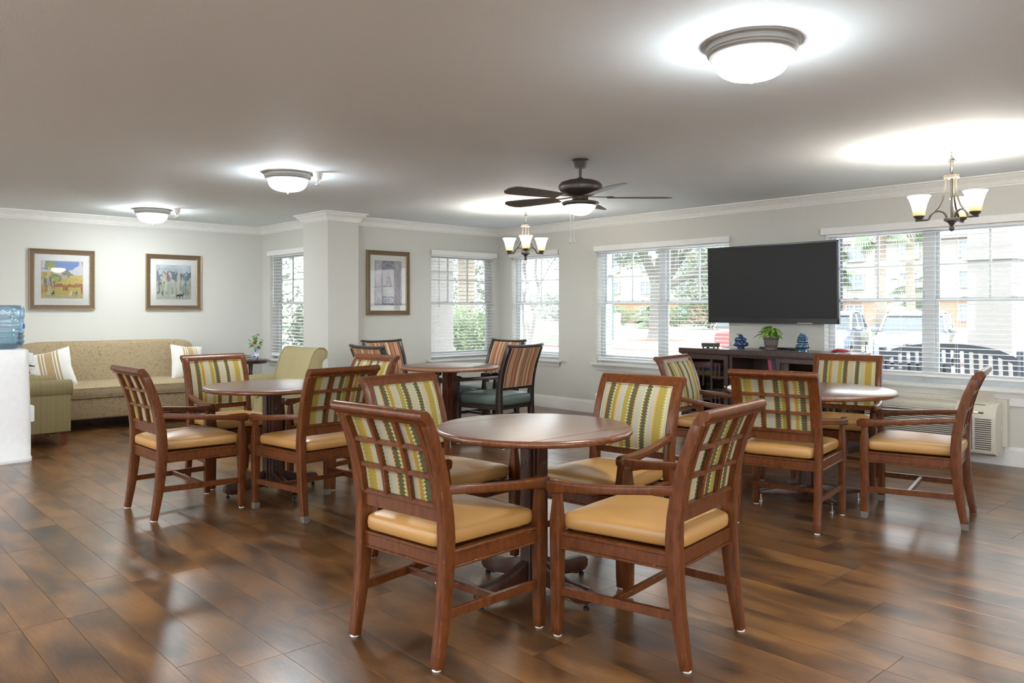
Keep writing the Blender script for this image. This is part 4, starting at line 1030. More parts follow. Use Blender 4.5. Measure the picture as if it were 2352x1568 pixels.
for k in range(64):
    big = k < 34; src = L1 if big else L2
    o = src if k in (0, 34) else src.copy()
    if o is not src: C.objects.link(o); o.parent = pp
    a = r.uniform(0, 2 * PI)
    if big: rr = r.uniform(.0, .055); z = .20 + r.uniform(-.03, .045) - rr * .3; pit = r.uniform(-.75, .35)
    else: rr = r.uniform(.02, .075); z = .13 + r.uniform(0, .06); pit = r.uniform(-.3, .5)
    o.location = (rr * math.cos(a) * (.6 if math.cos(a) > 0 else 1), rr * math.sin(a), z); o.rotation_euler = (r.uniform(-.4, .4), pit * .6, a); s_ = r.uniform(.75, 1.15) * (.8 if math.cos(a) > .2 else 1); o.scale = (s_, s_, s_)
m = MB()
for k in range(26):
    a = r.uniform(0, 2 * PI); m.tube([(0, 0, .11), (.03 * math.cos(a), .03 * math.sin(a), .17), (.05 * math.cos(a), .05 * math.sin(a), .20 + .03 * r.random())], .0018, 5)
m.build('stems', 'leaf', pp)
# black tray, red cap, grey frame
t = thing('black_bar', 'flat black bar lying across the console behind the plant pot', 'sound bar', (7.34, 3.98, ch)); m = MB(); m.bb((-.04, -.20, .004), (.04, .20, .026)); m.build('casing', 'black', t, smooth=0, bevel=.008); m = MB(); m.bb((-.02, -.15, 0), (.02, -.12, .005)); m.bb((-.02, .12, 0), (.02, .15, .005)); m.build('feet', 'black', t, smooth=0)
M['red'] = plain('red_plastic', (.36, .02, .02), .35)
t = thing('red_lid', 'small red domed lid at the right end of the console', 'lid', (7.35, 3.35, ch)); m = MB(); m.lathe([(0, 0), (.088, 0), (.088, .008), (.075, .022), (.045, .034), (0, .038)], 28); m.build('dome', 'red', t); m = MB(); m.lathe([(.086, 0), (.093, 0), (.093, .006), (.086, .007)], 28); m.build('rim', 'black', t)
M['paper'] = plain('paper', (.75, .76, .78), .6)
t = thing('paper_stack', 'white papers lying behind the left blue jar on the console', 'paper', (7.36, 4.48, ch)); m = MB(); m.box((0, 0, .003), (.16, .24, .006), .2); m.build('sheets', 'paper', t, smooth=0); m = MB(); m.box((0, .01, .009), (.15, .22, .005), -.1); m.build('folder', 'paper', t, smooth=0)
t = thing('clear_tray', 'grey flat tray on the right corner of the console', 'tray', (7.22, 3.20, ch)); m = MB(); m.bb((-.14, -.06, 0), (.14, .06, .006)); m.build('tray_base', 'nickel', t, smooth=0, bevel=.002); m = MB(); m.bb((-.14, -.06, .006), (-.136, .06, .012)); m.bb((.136, -.06, .006), (.14, .06, .012)); m.build('tray_lip', 'nickel', t, smooth=0)

# ------------------------------------------------------------------ air conditioner under window 5
ac = thing('air_conditioner', 'almond through-wall air conditioner under the wide right window', 'air conditioner', (7.49, 2.56, .10)); aw = .53
prof = [(0, 0), (-.20, 0), (-.235, .02), (-.245, .05), (-.245, .30), (-.235, .345), (-.20, .40), (-.16, .425), (0, .43)]
m = MB(); m.prism([(x, z) for x, z in prof], 1, -aw, aw); m.build('cabinet', 'beige', ac, smooth=30, bevel=.004)
m = MB(); m.bb((-.06, -aw - .035, .06), (.018, aw + .035, .46)); m.build('wall_sleeve', 'beige', ac, smooth=0, bevel=.006)
for k in range(17):
    z = .055 + k * .0165
    m = MB(); m.box((-.247, .075, z), (.012, .86, .008)); o = m.build('louver', 'beige', ac, smooth=0)
m = MB(); m.bb((-.2465, -.36, .045), (-.2445, .51, .335)); m.build('intake_shade', 'beige_shade', ac, smooth=0)  # flat dark sheet painting the shade behind the louvers
for k in range(15):
    z = .055 + k * .0175
    m = MB(); m.box((-.2475, -.44, z), (.004, .12, .007)); m.build('vent_slot_shade', 'beige_shade', ac, smooth=0)
m = MB(); m.add([(-.236, -.22, .348), (-.236, .50, .348), (-.166, .50, .4245), (-.166, -.22, .4245)], [(0, 1, 2, 3)]); m.build('outlet_shade', 'beige_shade', ac, smooth=0)
for k in range(10):
    u = k / 9; x = -.238 + .072 * u; z = .350 + .076 * u; m = MB(); m.box((x, .14, z + .003), (.007, .72, .007), Matrix.Rotation(-.8, 3, 'Y')); m.build('outlet_vane', 'beige', ac, smooth=0)
m = MB(); m.box((-.20, -.46, .396), (.004, .11, .10), Matrix.Rotation(R(48), 3, 'Y')); m.build('control_panel', 'ctrl', ac, smooth=0) if 'ctrl' in M else None
M['ctrl'] = plain('dark_control_panel', (.035, .055, .05), .25)
m = MB(); m.add([(-.237, -.44, .345), (-.237, -.30, .345), (-.180, -.30, .415), (-.180, -.44, .415)], [(0, 1, 2, 3)]); cp = m.build('control_panel', 'ctrl', ac, smooth=0)
M['orange_led'] = lampmat('orange_indicator', (1, .22, .06), 1.2)
m = MB(); m.add([(-.236, -.40, .350), (-.236, -.365, .350), (-.229, -.365, .358), (-.229, -.40, .358)], [(0, 1, 2, 3)]); m.build('indicator', 'orange_led', cp, smooth=0)
m = MB(); m.box((-.145, -.37, .475), (.010, .25, .115), Matrix.Rotation(R(-14), 3, 'Y')); m.build('control_lid', 'beige', ac, smooth=0, bevel=.004)
m = MB(); m.bb((-.10, -aw - .001, .20), (-.075, -aw + .001, .245)); m.build('rating_label', 'matboard', ac, smooth=0)
m = MB(); m.bb((7.488, 1.75, .50), (XR, 3.56, .555)); struct(m.build('trim_7', 'trim', smooth=0, bevel=.004))
# outlet
t = thing('wall_outlet', 'small white outlet plate on the wall above the baseboard, left of the media console', 'outlet', (XR - .004, 6.53, .20)); m = MB(); m.bb((-.003, -.035, -.055), (.004, .035, .055)); m.build('plate', 'white', t, smooth=0, bevel=.002)
for z in (-.02, .02): m = MB(); m.bb((-.0045, -.016, z - .014), (-.003, .016, z + .014)); m.build('socket', 'trim', t, smooth=0)

# ------------------------------------------------------------------ sofa, armchairs, side table
sf = thing('sofa', 'long tan sofa with a vine pattern against the left wall', 'sofa', (2.88, 9.82, 0))
sh = 1.02
m = MB(); 
def backwarp(v): return (v.x, v.y + (v.z + .35) * .16, v.z)
m.sup((0, .33, .60), (sh - .06, .10, .335), .22, .16, 72, 20, backwarp); m.build('backrest', 'vine', sf, smooth=80)
m = MB(); m.sup((0, -.02, .235), (sh - .04, .44, .125), .16, .10, 64, 16); m.build('base', 'vine', sf, smooth=60)
m = MB(); m.sup((0, -.08, .405), (sh - .13, .42, .068), .35, .12, 72, 16, lambda v: (v.x, v.y, v.z + (.02 * (1 - (v.x / 1.0) ** 4) * (1 - (v.y / .43) ** 4) if v.z > 0 else 0))); sc_ = m.build('seat_cushion', 'vine', sf, smooth=80)
for dz in (.05, -.05):
    m = MB(); m.tube([(-sh + .16, -.495, .405 + dz), (sh - .16, -.495, .405 + dz)], .005, 6); m.build('piping', 'vine', sc_)
for s in (-1, 1):
    m = MB(); m.sup((s * (sh - .045), -.06, .32), (.065, .40, .215), .12, .12, 40, 14); mm = Matrix.Rotation(PI / 2, 3, 'X')
    m.lathe([(0, -.41), (.088, -.41), (.095, -.40), (.095, .38), (0, .39)], 28, (s * (sh - .035), -.06, .53), mm); m.build('arm', 'vine', sf, smooth=50)
for a, b in ((-.95, -.38), (.95, -.38), (-.95, .32), (.95, .32)): m = MB(); m.loft([[(a + i * w2, b + j * w2, z) for i, j in ((-1, -1), (1, -1), (1, 1), (-1, 1))] for z, w2 in ((0, .022), (.12, .032))]); m.build('leg', 'column_red', sf, smooth=0, bevel=.002)
def pillow(label, loc, rot, s=.215):
    t = thing('throw_pillow', label, 'pillow', loc, 0, 'cream and tan striped pillows on the sofa'); t.rotation_euler = rot
    n = 26; vs = []; fs = []
    for side in (1, -1):
        for j in range(n + 1):
            for i in range(n + 1):
                u, v = 2 * i / n - 1, 2 * j / n - 1; d = (1 - u * u) * (1 - v * v); pinch = 1 - .10 * (1 - abs(u * v)) * (max(abs(u), abs(v)) ** 3)
                vs.append((u * s * pinch, side * .085 * d ** .42, v * s * pinch))
    N = (n + 1) ** 2
    for k in (0, N):
        for j in range(n):
            for i in range(n): a = k + j * (n + 1) + i; f = (a, a + 1, a + n + 2, a + n + 1); fs.append(f if k else f[::-1])
    m = MB(); m.add(vs, fs); o = m.build('pillow_cover', 'cushion', t, smooth=80)
    ring = [(-1 + 2 * k / 10, -1) for k in range(10)] + [(1, -1 + 2 * k / 10) for k in range(10)] + [(1 - 2 * k / 10, 1) for k in range(10)] + [(-1, 1 - 2 * k / 10) for k in range(10)]
    m = MB(); m.tube([(u * s * (1 - .10 * (1 - abs(u * v))), 0, v * s * (1 - .10 * (1 - abs(u * v)))) for u, v in ring], .004, 5, closed=True); m.build('seam', 'matboard', t)
pillow('striped cream and tan pillow leaning at the left end of the sofa', (2.13, 9.68, .645), (R(-14), R(-14), R(-22)))
pillow('striped cream and tan pillow at the right end of the sofa', (3.60, 9.72, .655), (R(-12), R(6), R(14)))
def armchair(label, loc, rz, w=.80, d=.85, mat='olive_x', legs='column_red', roll=False):
    t = thing('armchair', label, 'armchair', loc, rz)    # faces +x local, width along y
    hw2 = w / 2
    m = MB(); m.bb((-d / 2 + .06, -hw2 + .05, .13), (d / 2 - .04, hw2 - .05, .36)); m.build('base', mat, t, smooth=0, bevel=.02, seg=3)
    m = MB(); m.sup((.06, 0, .40), (d / 2 - .08, hw2 - .13, .075), .35, .15, 40, 14); m.build('seat_cushion', mat, t, smooth=80)
    for s in (-1, 1):
        m = MB(); m.bb((-d / 2 + .05, s * (hw2 - .07) - .06, .13), (d / 2 - .03, s * (hw2 - .07) + .06, .55)); a_ = m.build('arm', mat, t, smooth=40, bevel=.012, seg=3)
        m = MB(); my = Matrix.Rotation(PI / 2, 3, 'Y'); m.lathe([(0, -d / 2 + .06), (.075, -d / 2 + .06), (.085, -d / 2 + .08), (.085, d / 2 - .03), (.078, d / 2 - .015), (0, d / 2 - .012)], 28, (0, s * (hw2 - .07), .545), my); m.build('arm_roll', mat, a_, smooth=50)
    m = MB()
    prof = [(-.02, .30), (.06, .38), (.045, .55), (.01, .70), (-.03, .82), (-.07, .885), (-.12, .915), (-.18, .91), (-.215, .88), (-.225, .84), (-.205, .80), (-.17, .77), (-.155, .60), (-.13, .30)]
    X = -d / 2 + .22
    m.prism([(x + X, z) for x, z in prof], 1, -hw2 + .10, hw2 - .10); m.build('backrest', 'olive_y' if mat == 'olive_y' else mat, t, smooth=50, bevel=.018, seg=3)
    for a in (-1, 1):
        m = MB(); m.tube([(x + X, a * (hw2 - .10), z) for x, z in prof[1:11]], .006, 6); m.build('piping', mat, t)
    for a, b in ((d / 2 - .08, hw2 - .08), (d / 2 - .08, -hw2 + .08), (-d / 2 + .12, hw2 - .08), (-d / 2 + .12, -hw2 + .08)):
        m = MB(); m.loft([[(a + i * w2, b + j * w2, z) for i, j in ((-1, -1), (1, -1), (1, 1), (-1, 1))] for z, w2 in ((0, .021), (.135, .032))]); m.build('leg', legs, t, smooth=0, bevel=.002)
    return t
armchair('olive striped armchair at the far left, half behind the water dispenser', (1.63, 8.86, 0), 0, .82, .86, 'olive_x')
armchair('olive armchair with rolled back beside the pillar, behind the left table', (3.66, 7.50, 0), R(184), .80, .84, 'olive_y')
st_ = thing('side_table', 'round dark side table in the alcove corner beside the window', 'side table', (4.42, 9.75, 0))
m = MB(); m.lathe([(0, .615), (.20, .615), (.205, .645), (.245, .648), (.25, .655), (.245, .665), (0, .667)], 48); m.build('tabletop', 'console_wood', st_, smooth=40)
m = MB(); m.lathe([(0, .62), (.03, .61), (.022, .5), (.035, .40), (.045, .30), (.025, .20), (.035, .12), (0, .10)], 24); m.build('pedestal', 'console_wood', st_)
for k in range(3):
    a = k * 2 * PI / 3 + .5; m = MB(); m.sweep([(.02 * math.cos(a), .02 * math.sin(a), .16), (.12 * math.cos(a), .12 * math.sin(a), .10), (.22 * math.cos(a), .22 * math.sin(a), .012)], [(.03, .04), (.028, .03), (.026, .02)], (-math.sin(a), math.cos(a), 0)); m.build('leg', 'console_wood', st_)
vs_ = thing('bud_vase', 'small blue and white porcelain vase with a red flower on the side table', 'vase', (4.42, 9.60, .667))
def porcelain():
    t = NT('blue_white_porcelain'); n = t.noise(t.obj(), 55, 2, .5, 1); k = t.math('GREATER_THAN', n, .52); return t.set(col=t.mix(k, (.72, .74, .78), (.02, .05, .30)), rough=.12, coat=.8)
M['porcelain'] = porcelain()
m = MB(); m.lathe([(0, 0), (.022, 0), (.024, .006), (.036, .03), (.040, .05), (.036, .07), (.020, .092), (.016, .11), (.018, .125), (.026, .135), (.022, .136), (.012, .11), (0, .10)], 28); m.build('body', 'porcelain', vs_)
m = MB(); r = random.Random(5)
tips = [(-.05, 0, .30), (.02, 0, .33), (.08, .01, .26), (-.03, .02, .22), (.06, -.02, .20), (-.07, 0, .24)]
for (x, y, z) in tips: m.tube([(0, 0, .11), (x * .4, y, z * .6 + .04), (x, y, z)], .0022, 5)
m.build('stems', 'leaf', vs_)
lf = leaf_mesh(.055, .017, .3).build('leaf', 'leaf', vs_, smooth=80); k = 0
for (x, y, z) in tips:
    for q in range(3):
        o = lf if k == 0 else lf.copy()
        if k: C.objects.link(o); o.parent = vs_
        k += 1; o.location = (x * (1 - .2 * q), y, z - .035 * q); o.rotation_euler = (r.uniform(-1, 1), r.uniform(-.9, .3), r.uniform(0, 6.28))
m = MB()
for q in range(9): a = q * 2.4; m.sup((-.012 + .010 * math.cos(a), .010 * math.sin(a), .212 + .003 * (q % 3)), (.012, .012, .016), 1, 1, 10, 7)
m.build('red_bloom', 'red', vs_)
for k, (dz, w2, col) in enumerate(((0, .17, (.05, .035, .04)), (.028, .15, (.07, .04, .03)))):
    M['sb%d' % k] = plain('dark_book_cover_%d' % k, col, .5)
    t = thing('book', ('lower' if k == 0 else 'upper') + ' dark book of the pair lying flat on the side table', 'book', (4.30, 9.70, .668 + dz), R(20 + 8 * k), 'books lying on the side table')
    m = MB(); m.bb((-w2 / 2, -.07, 0), (w2 / 2, .07, .003)); m.bb((-w2 / 2, -.07, .023), (w2 / 2, .07, .026)); m.bb((-w2 / 2, -.07, 0), (-w2 / 2 + .003, .07, .026)); m.build('cover', 'sb%d' % k, t, smooth=0)
    m = MB(); m.bb((-w2 / 2 + .003, -.067, .003), (w2 / 2 - .003, .067, .023)); m.build('pages', 'matboard', t, smooth=0)

# ------------------------------------------------------------------ water dispenser
wd_ = thing('water_dispenser', 'white bottled water dispenser at the left edge of the room', 'water dispenser', (1.40, 7.93, 0), R(2))
def rr(w, d, z, xo=0, n=28, e=.35):
    sg = lambda v: math.copysign(abs(v) ** e, v) if abs(v) > 1e-9 else 0
    return [(xo + w * sg(math.cos(2 * PI * (i + .5) / n)), d * sg(math.sin(2 * PI * (i + .5) / n)), z) for i in range(n)]
m = MB(); m.loft([rr(.17, .165, 0), rr(.172, .167, .012), rr(.172, .167, .035), rr(.165, .16, .045), rr(.165, .158, .30), rr(.158, .152, .6), rr(.150, .150, .80), rr(.150, .150, .955), rr(.13, .14, .965)]); m.build('body', 'white', wd_, smooth=50)
m = MB(); m.loft([[(x, y, z) for x, y in ((.10, -.12), (.185, -.10), (.185, .10), (.10, .12))] for z in (.84, .93)]); m.build('front_hood', 'white', wd_, smooth=0, bevel=.012, seg=3)
m = MB(); m.loft([[(x, y, z) for x, y in ((.12, -.11), (.195, -.09), (.195, .09), (.12, .11))] for z in (.33, .47)]); m.build('drip_tray', 'white', wd_, smooth=0, bevel=.010, seg=3)
for s in (-1, 1):
    m = MB(); m.tube([(.15, s * .05, .80), (.185, s * .05, .79), (.188, s * .05, .765)], [.014, .014, .010], 10); tp = m.build('tap', 'white', wd_)
    m = MB(); m.box((.185, s * .05, .812), (.04, .022, .010), None); m.build('tap_lever', 'black' if s > 0 else 'bronze', tp, smooth=0, bevel=.003)
def bottle_mat():
    t = NT('blue_bottle_plastic'); t.n.remove(t.p); out = [n for n in t.n if n.type == 'OUTPUT_MATERIAL'][0]
    tr = t.node('BsdfTransparent'); tr.inputs[0].default_value = (.66, .80, .90, 1); gl = t.node('BsdfGlossy'); gl.inputs['Roughness'].default_value = .06; gl.inputs['Color'].default_value = (.9, .95, 1, 1)
    df = t.node('BsdfDiffuse'); df.inputs[0].default_value = (.30, .45, .60, 1); lw = t.node('LayerWeight'); lw.inputs[0].default_value = .35
    a = t.node('MixShader'); t.l.new(t.math('MULTIPLY', lw.outputs['Facing'], .55, clamp=True), a.inputs[0]); t.l.new(tr.outputs[0], a.inputs[1]); t.l.new(df.outputs[0], a.inputs[2])
    b = t.node('MixShader'); t.l.new(t.math('ADD', t.math('MULTIPLY', lw.outputs['Fresnel'], .5), .06), b.inputs[0]); t.l.new(a.outputs[0], b.inputs[1]); t.l.new(gl.outputs[0], b.inputs[2]); t.l.new(b.outputs[0], out.inputs[0]); return t.m
M['bottle'] = bottle_mat()
bt = thing('water_bottle', 'blue clear five-gallon water bottle upside down on the dispenser', 'bottle', (1.40, 7.93, .955))
bp_ = [(0, .0), (.05, .005), (.09, .02), (.125, .045), (.135, .07)]
for k in range(3): z = .08 + k * .045; bp_ += [(.135, z), (.128, z + .012), (.128, z + .022), (.135, z + .034)]
bp_ += [(.135, .225), (.130, .24), (.130, .27), (.137, .285), (.137, .345), (.130, .372), (.11, .385), (.08, .388), (0, .380)]
m = MB(); m.lathe(bp_, 44); m.build('shell', 'bottle', bt, smooth=60)
M['water'] = glass('bottle_water', (.80, .88, .90), .05)
m = MB(); m.lathe([(0, .004), (.045, .008), (.085, .024), (.12, .05), (.128, .08), (.124, .13), (.124, .15), (0, .15)], 36); m.build('water', 'water', bt)
m = MB(); m.bb((.10, -.03, .20), (.132, .05, .30)); m.build('blue_label', 'blue_lbl', bt) if 'blue_lbl' in M else None
M['blue_lbl'] = plain('blue_label', (.05, .14, .45), .4)
m = MB(); pts = []
for k in range(9): a = -.7 + .12 * k; pts.append((a))
ring = [[(.139 * math.cos(a), .139 * math.sin(a), .185), (.139 * math.cos(a), .139 * math.sin(a), .225)] for a in pts]
for p, q in zip(ring, ring[1:]): m.quad(p[0], q[0], q[1], p[1])
m.build('blue_label', 'blue_lbl', bt)

# ------------------------------------------------------------------ outdoors
GZ = -.40
def slab(name, a, b, mat, z0, z1): m = MB(); m.bb((a[0], a[1], z0), (b[0], b[1], z1)); return struct(m.build(name, mat, smooth=0))
slab('ground', (-60, -60), (220, 260), 'dry_grass', GZ - .5, GZ - .06)
slab('terrain_rear_bounce', (-40, -40), (XR + TH, Y0 - TH), 'concrete', GZ, -.08)  # pale unseen paving added to throw daylight up onto the ceiling
slab('terrain_left_bounce', (-40, Y0 - TH), (X0 - TH, 40), 'concrete', GZ, -.08)  # added pale ground outside the far left openings, reflects light indoors
slab('terrain_patio', (XR + TH, -6), (10.6, YB + TH), 'bounce_concrete', GZ - .05, -.06)
slab('terrain_drive', (10.6, -30), (26, 70), 'concrete', GZ - .06, GZ)
slab('terrain_curb', (26, -30), (26.25, 90), 'curb', GZ - .06, GZ + .13)
slab('terrain_lawn', (26.25, -30), (36, 90), 'grass', GZ - .06, GZ + .09)
slab('terrain_far_curb', (36, -30), (36.25, 90), 'curb', GZ - .06, GZ + .13)
slab('terrain_street', (36.25, -30), (43, 110), 'concrete', GZ - .06, GZ)
slab('terrain_side_bounce', (XA + TH, YB + TH + .02), (10.6, 11.0), 'bounce_concrete', GZ - .05, GZ + .05)  # pale strip added in place of grass to bounce daylight up
slab('terrain_side_lawn', (XA + TH, 11.0), (10.6, 30), 'grass', GZ - .05, GZ + .02)
# building far behind
bX = 85
bd = thing('apartment_building', 'long cream and orange stucco apartment building across the street', 'building', (bX, 40, GZ))
m = MB(); m.bb((0, -45, 2.85), (12, 33, 9.0)); m.build('upper_wall', 'cream_wall', bd, smooth=0)
m = MB(); m.bb((-.15, -45, 0), (12, 33, 2.65)); m.build('lower_wall', 'orange_wall', bd, smooth=0)
m = MB(); m.bb((-.35, -45, 2.60), (0, 33, 2.90)); m.bb((-.6, -45, 8.85), (.1, 33, 9.15)); m.build('cornice', 'ext_white', bd, smooth=0)
m = MB(); m.prism([(-.8, 9.1), (6, 13.2), (12.8, 9.1)], 1, -45.5, 33.5); m.build('roof', 'roof', bd, smooth=0)
wp = None
for fl_i, zc in enumerate((1.45, 4.75, 7.75)):
    for k in range(-6, 8):
        y = 31.6 - 40 + k * 5.6
        if wp is None:
            m = MB(); ww, hh = .95, .85
            m.bb((-.30, -ww, -hh), (-.02, -ww + .10, hh)); m.bb((-.30, ww - .10, -hh), (-.02, ww, hh)); m.bb((-.29, -ww, hh - .10), (-.03, ww, hh)); m.bb((-.29, -ww, -hh), (-.03, ww, -hh + .10)); m.bb((-.28, -.07, -hh), (-.04, .07, hh)); m.bb((-.27, -ww, -.05), (-.05, ww, .05)); m.bb((-.26, -.5, 0), (-.20, -.46, hh)); m.bb((-.26, .46, 0), (-.20, .5, hh)); m.bb((-.25, -ww, .4), (-.20, ww, .45))
            wp = m.build('window', 'ext_white', bd, smooth=0); m = MB(); m.bb((-.19, -ww + .05, -hh + .05), (-.16, ww - .05, hh - .05)); pn = m.build('pane', 'win_far', wp, smooth=0); wp.location = (0, y, zc)
        else:
            o = wp.copy(); C.objects.link(o); o.parent = bd; o.location = (0, y, zc); q = pn.copy(); C.objects.link(q); q.parent = o
# fence in front of the building
fe = thing('metal_fence', 'black metal picket fence in front of the apartment building', 'fence', (72, 30, GZ))
m = MB(); m.bb((-.03, -20, 1.35), (.03, 34, 1.42)); m.bb((-.03, -20, .2), (.03, 34, .27)); M['fence_grey'] = plain('grey_fence_paint', (.22, .23, .24), .6); m.build('rails', 'fence_grey', fe, smooth=0)
m = MB()
for k in range(216): y = -20 + k * .25; m.bb((-.02, y - .02, 0), (.02, y + .02, 1.5))
pk = m.build('pickets', 'fence_grey', fe, smooth=0); pk['kind'] = 'stuff'
def bush(name, label, c, rad, n, size, mat, group=None, cat='bush'):
    t = thing(name, label, cat, (c[0], c[1], c[2]), 0, group); m = MB(); m.leaves((0, 0, rad[2] * .95), rad, n, size); o = m.build('foliage', mat, t, smooth=0); o['kind'] = 'stuff'
    m = MB(); 
    for k in range(5): a = k * 1.3; m.tube([(0, 0, -.05), (rad[0] * .2 * math.cos(a), rad[1] * .2 * math.sin(a), rad[2]), (rad[0] * .5 * math.cos(a), rad[1] * .5 * math.sin(a), rad[2] * 1.4)], [.03, .02, .01], 5)
    m.build('branches', 'bark', t); return t
for k, (x, y, r1, lab) in enumerate(((70, 58, 1.6, 'round green hedge bush by the orange wall, leftmost in the wide left window'), (70, 54, 1.5, 'second hedge bush from the left by the orange wall'), (70, 50, 1.5, 'hedge bush by the orange wall left of the oak trunk'), (69, 40, 2.0, 'bright green bush right of the oak trunk, seen beside the television'), (66, 17.5, 1.7, 'green bush beside the beige porch column'))):
    bush('hedge_bush', lab, (x, y, GZ), (r1, r1 * 1.3, r1 * .75), 900, .16, 'shrub_leaf', 'bushes by the apartment building')
bush('leafy_tree', 'mid-sized grey-green tree right of the oak trunk in the wide left window', (62, 40.5, GZ), (3.2, 3.6, 3.6), 5200, .16, 'oak_leaf', None, 'tree')
# oak
ok_ = thing('oak_tree', 'large live oak with spreading grey limbs outside the wide left window', 'tree', (34.2, 25.6, GZ + .09))
def lp(u, v, dd=0): l = (u - 1507) * .02326; z = (785 - v) * .02326; return (l * .734 + dd * .679, -l * .679 + dd * .734, z)
m = MB()
for pts, rad in ((((1507, 786, 0), (1506, 780, 0), (1505, 762, 0), (1505, 730, 0), (1506, 695, 0), (1511, 660, 0), (1515, 645, 0)), (.80, .52, .38, .34, .34, .42, .34)),
                 (((1512, 668, 0), (1500, 630, .4), (1488, 600, .6), (1474, 565, 1), (1466, 520, 1.2), (1450, 480, 1.4)), (.30, .26, .24, .20, .16, .10)),
                 (((1513, 664, 0), (1511, 620, -.4), (1510, 580, -.6), (1512, 530, -1), (1515, 470, -1.2)), (.28, .25, .22, .19, .12)),
                 (((1514, 672, 0), (1530, 648, .2), (1548, 626, .5), (1568, 600, .8), (1600, 560, 1), (1640, 520, 1.2)), (.28, .24, .21, .18, .14, .08)),
                 (((1516, 672, 0), (1548, 652, -.3), (1580, 636, -.6), (1610, 620, -1), (1660, 608, -1.2), (1700, 598, -1.5)), (.22, .20, .18, .16, .12, .06)),
                 (((1518, 650, 0), (1532, 610, -.8), (1540, 570, -1.4), (1548, 520, -2)), (.24, .21, .18, .12)),
                 (((1580, 636, -.6), (1610, 648, -.8), (1650, 640, -1)), (.10, .07, .03))):
    m.tube([lp(*p) for p in pts], rad, 10)
m.build('trunk', 'bark', ok_, smooth=80)
m = MB(); r = random.Random(21)
for (u, v, s, n) in ((1430, 590, .9, 420), (1455, 600, .7, 330), (1415, 575, .9, 420), (1470, 560, 1.2, 500), (1500, 545, 1.3, 500), (1560, 560, 1.2, 600), (1600, 570, 1.3, 650), (1640, 575, 1.4, 700), (1590, 600, .8, 300), (1640, 620, .9, 340), (1660, 650, .7, 240), (1610, 645, .5, 160), (1540, 585, .7, 240), (1680, 590, 1.3, 600), (1720, 560, 1.8, 900), (1400, 540, 1.6, 700), (1550, 510, 2.2, 900), (1470, 500, 2.2, 900), (1640, 500, 2.4, 900), (1440, 560, .8, 300)):
    for dd in (-1.5, 1.0): m.leaves(lp(u, v, dd), (s, s, s * .7), n // 2, .085, r)
o = m.build('foliage', 'oak_leaf', ok_, smooth=0); o['kind'] = 'stuff'
m = MB(); m.lathe([(0, .05), (.9, .045), (1.5, .01), (1.7, -.03)], 24, (0, 0, 0)); m.build('mulch_bed', 'mulch', ok_)
# crepe myrtle outside window 3
cm = thing('crepe_myrtle', 'slender many-trunked tree outside the narrow corner window', 'tree', (23.5, 24.5, GZ - .06))
def cp(u, v, dd=0): l = (u - 1209) * .0188; z = (802 - v) * .0188; return (l * .692 + dd * .722, -l * .722 * .98 + dd * .692, z)
m = MB()
for pts, rad in ((((1209, 802), (1216, 770), (1211, 725), (1218, 690), (1214, 650), (1202, 615), (1206, 570), (1198, 530)), .075), (((1210, 802), (1224, 755), (1233, 700), (1238, 660), (1230, 625), (1232, 595), (1242, 560), (1250, 520)), .085),
                 (((1208, 802), (1204, 740), (1200, 690), (1210, 655), (1207, 610), (1214, 570), (1222, 530)), .065), (((1206, 690), (1196, 650), (1198, 600), (1192, 560)), .05), (((1236, 655), (1246, 640), (1262, 610), (1280, 585)), .035)):
    m.tube([cp(u, v, .3 * math.sin(v * .03)) for u, v in pts], [rad * (1 - .5 * i / len(pts)) for i in range(len(pts))], 8)
m.build('trunk', 'bark', cm, smooth=80)
m = MB()
for (u, v, s, n) in ((1190, 565, .7, 300), (1215, 555, .6, 260), (1255, 580, .6, 240), (1275, 600, .6, 260), (1270, 570, .7, 300), (1225, 520, 1.2, 500), (1300, 590, .8, 300), (1180, 590, .3, 80)): m.leaves(cp(u, v), (s, s, s * .8), n, .055, r)
o = m.build('foliage', 'oak_leaf', cm, smooth=0); o['kind'] = 'stuff'
# palms
def palm(label, x, y, h, tr, fl, nf, mat='palm_leaf', name='palm_tree', rough=False, z=GZ):
    t = thing(name, label, 'palm', (x, y, z))
    m = MB(); n = 14; pts = [(.06 * math.sin(i * .5), 0, h * i / n) for i in range(n + 1)]
    if rough:
        rings = []
        for i in range(int(h / .12)): rings += [(tr * 1.06, i * .12), (tr * .90, i * .12 + .10)]
        m.lathe([(0, 0)] + rings + [(0, rings[-1][1])], 18)
    else: m.tube(pts, [tr * (1.15 - .2 * i / n) for i in range(n + 1)], 14)
    m.build('trunk', 'palm_bark', t, smooth=40)
    f = MB(); nb = 15
    f.tube([(0, 0, 0), (fl * .25, 0, fl * .10), (fl * .5, 0, fl * .10)], .012, 5)
    for k in range(nb):
        a = R(-62 + 124 * k / (nb - 1)); l = fl * (.62 - .12 * abs(k / (nb - 1) - .5) * 2); w_ = .035 * fl
        p0 = V(fl * .45, 0, fl * .10); d = V(math.cos(a), math.sin(a), -.05); q = V(-math.sin(a), math.cos(a), 0); p1 = p0 + d * l * .55; p2 = p0 + d * l + V(0, 0, -.35 * l)
        f.add([p0 - q * w_ * .3, p0 + q * w_ * .3, p1 + q * w_, p1 - q * w_, p2], [(0, 1, 2, 3), (3, 2, 4)])
    fo = f.build('frond', mat, t, smooth=0); r2 = random.Random(int(x * 10))
    for k in range(nf):
        o = fo if k == 0 else fo.copy()
        if k: C.objects.link(o); o.parent = t
        o.location = (0, 0, h + r2.uniform(-.15, .1)); o.rotation_euler = (r2.uniform(-.3, .3), r2.uniform(-.9, .75), 2 * PI * k / nf + r2.uniform(-.2, .2)); s_ = r2.uniform(.85, 1.1); o.scale = (s_,) * 3
    return t
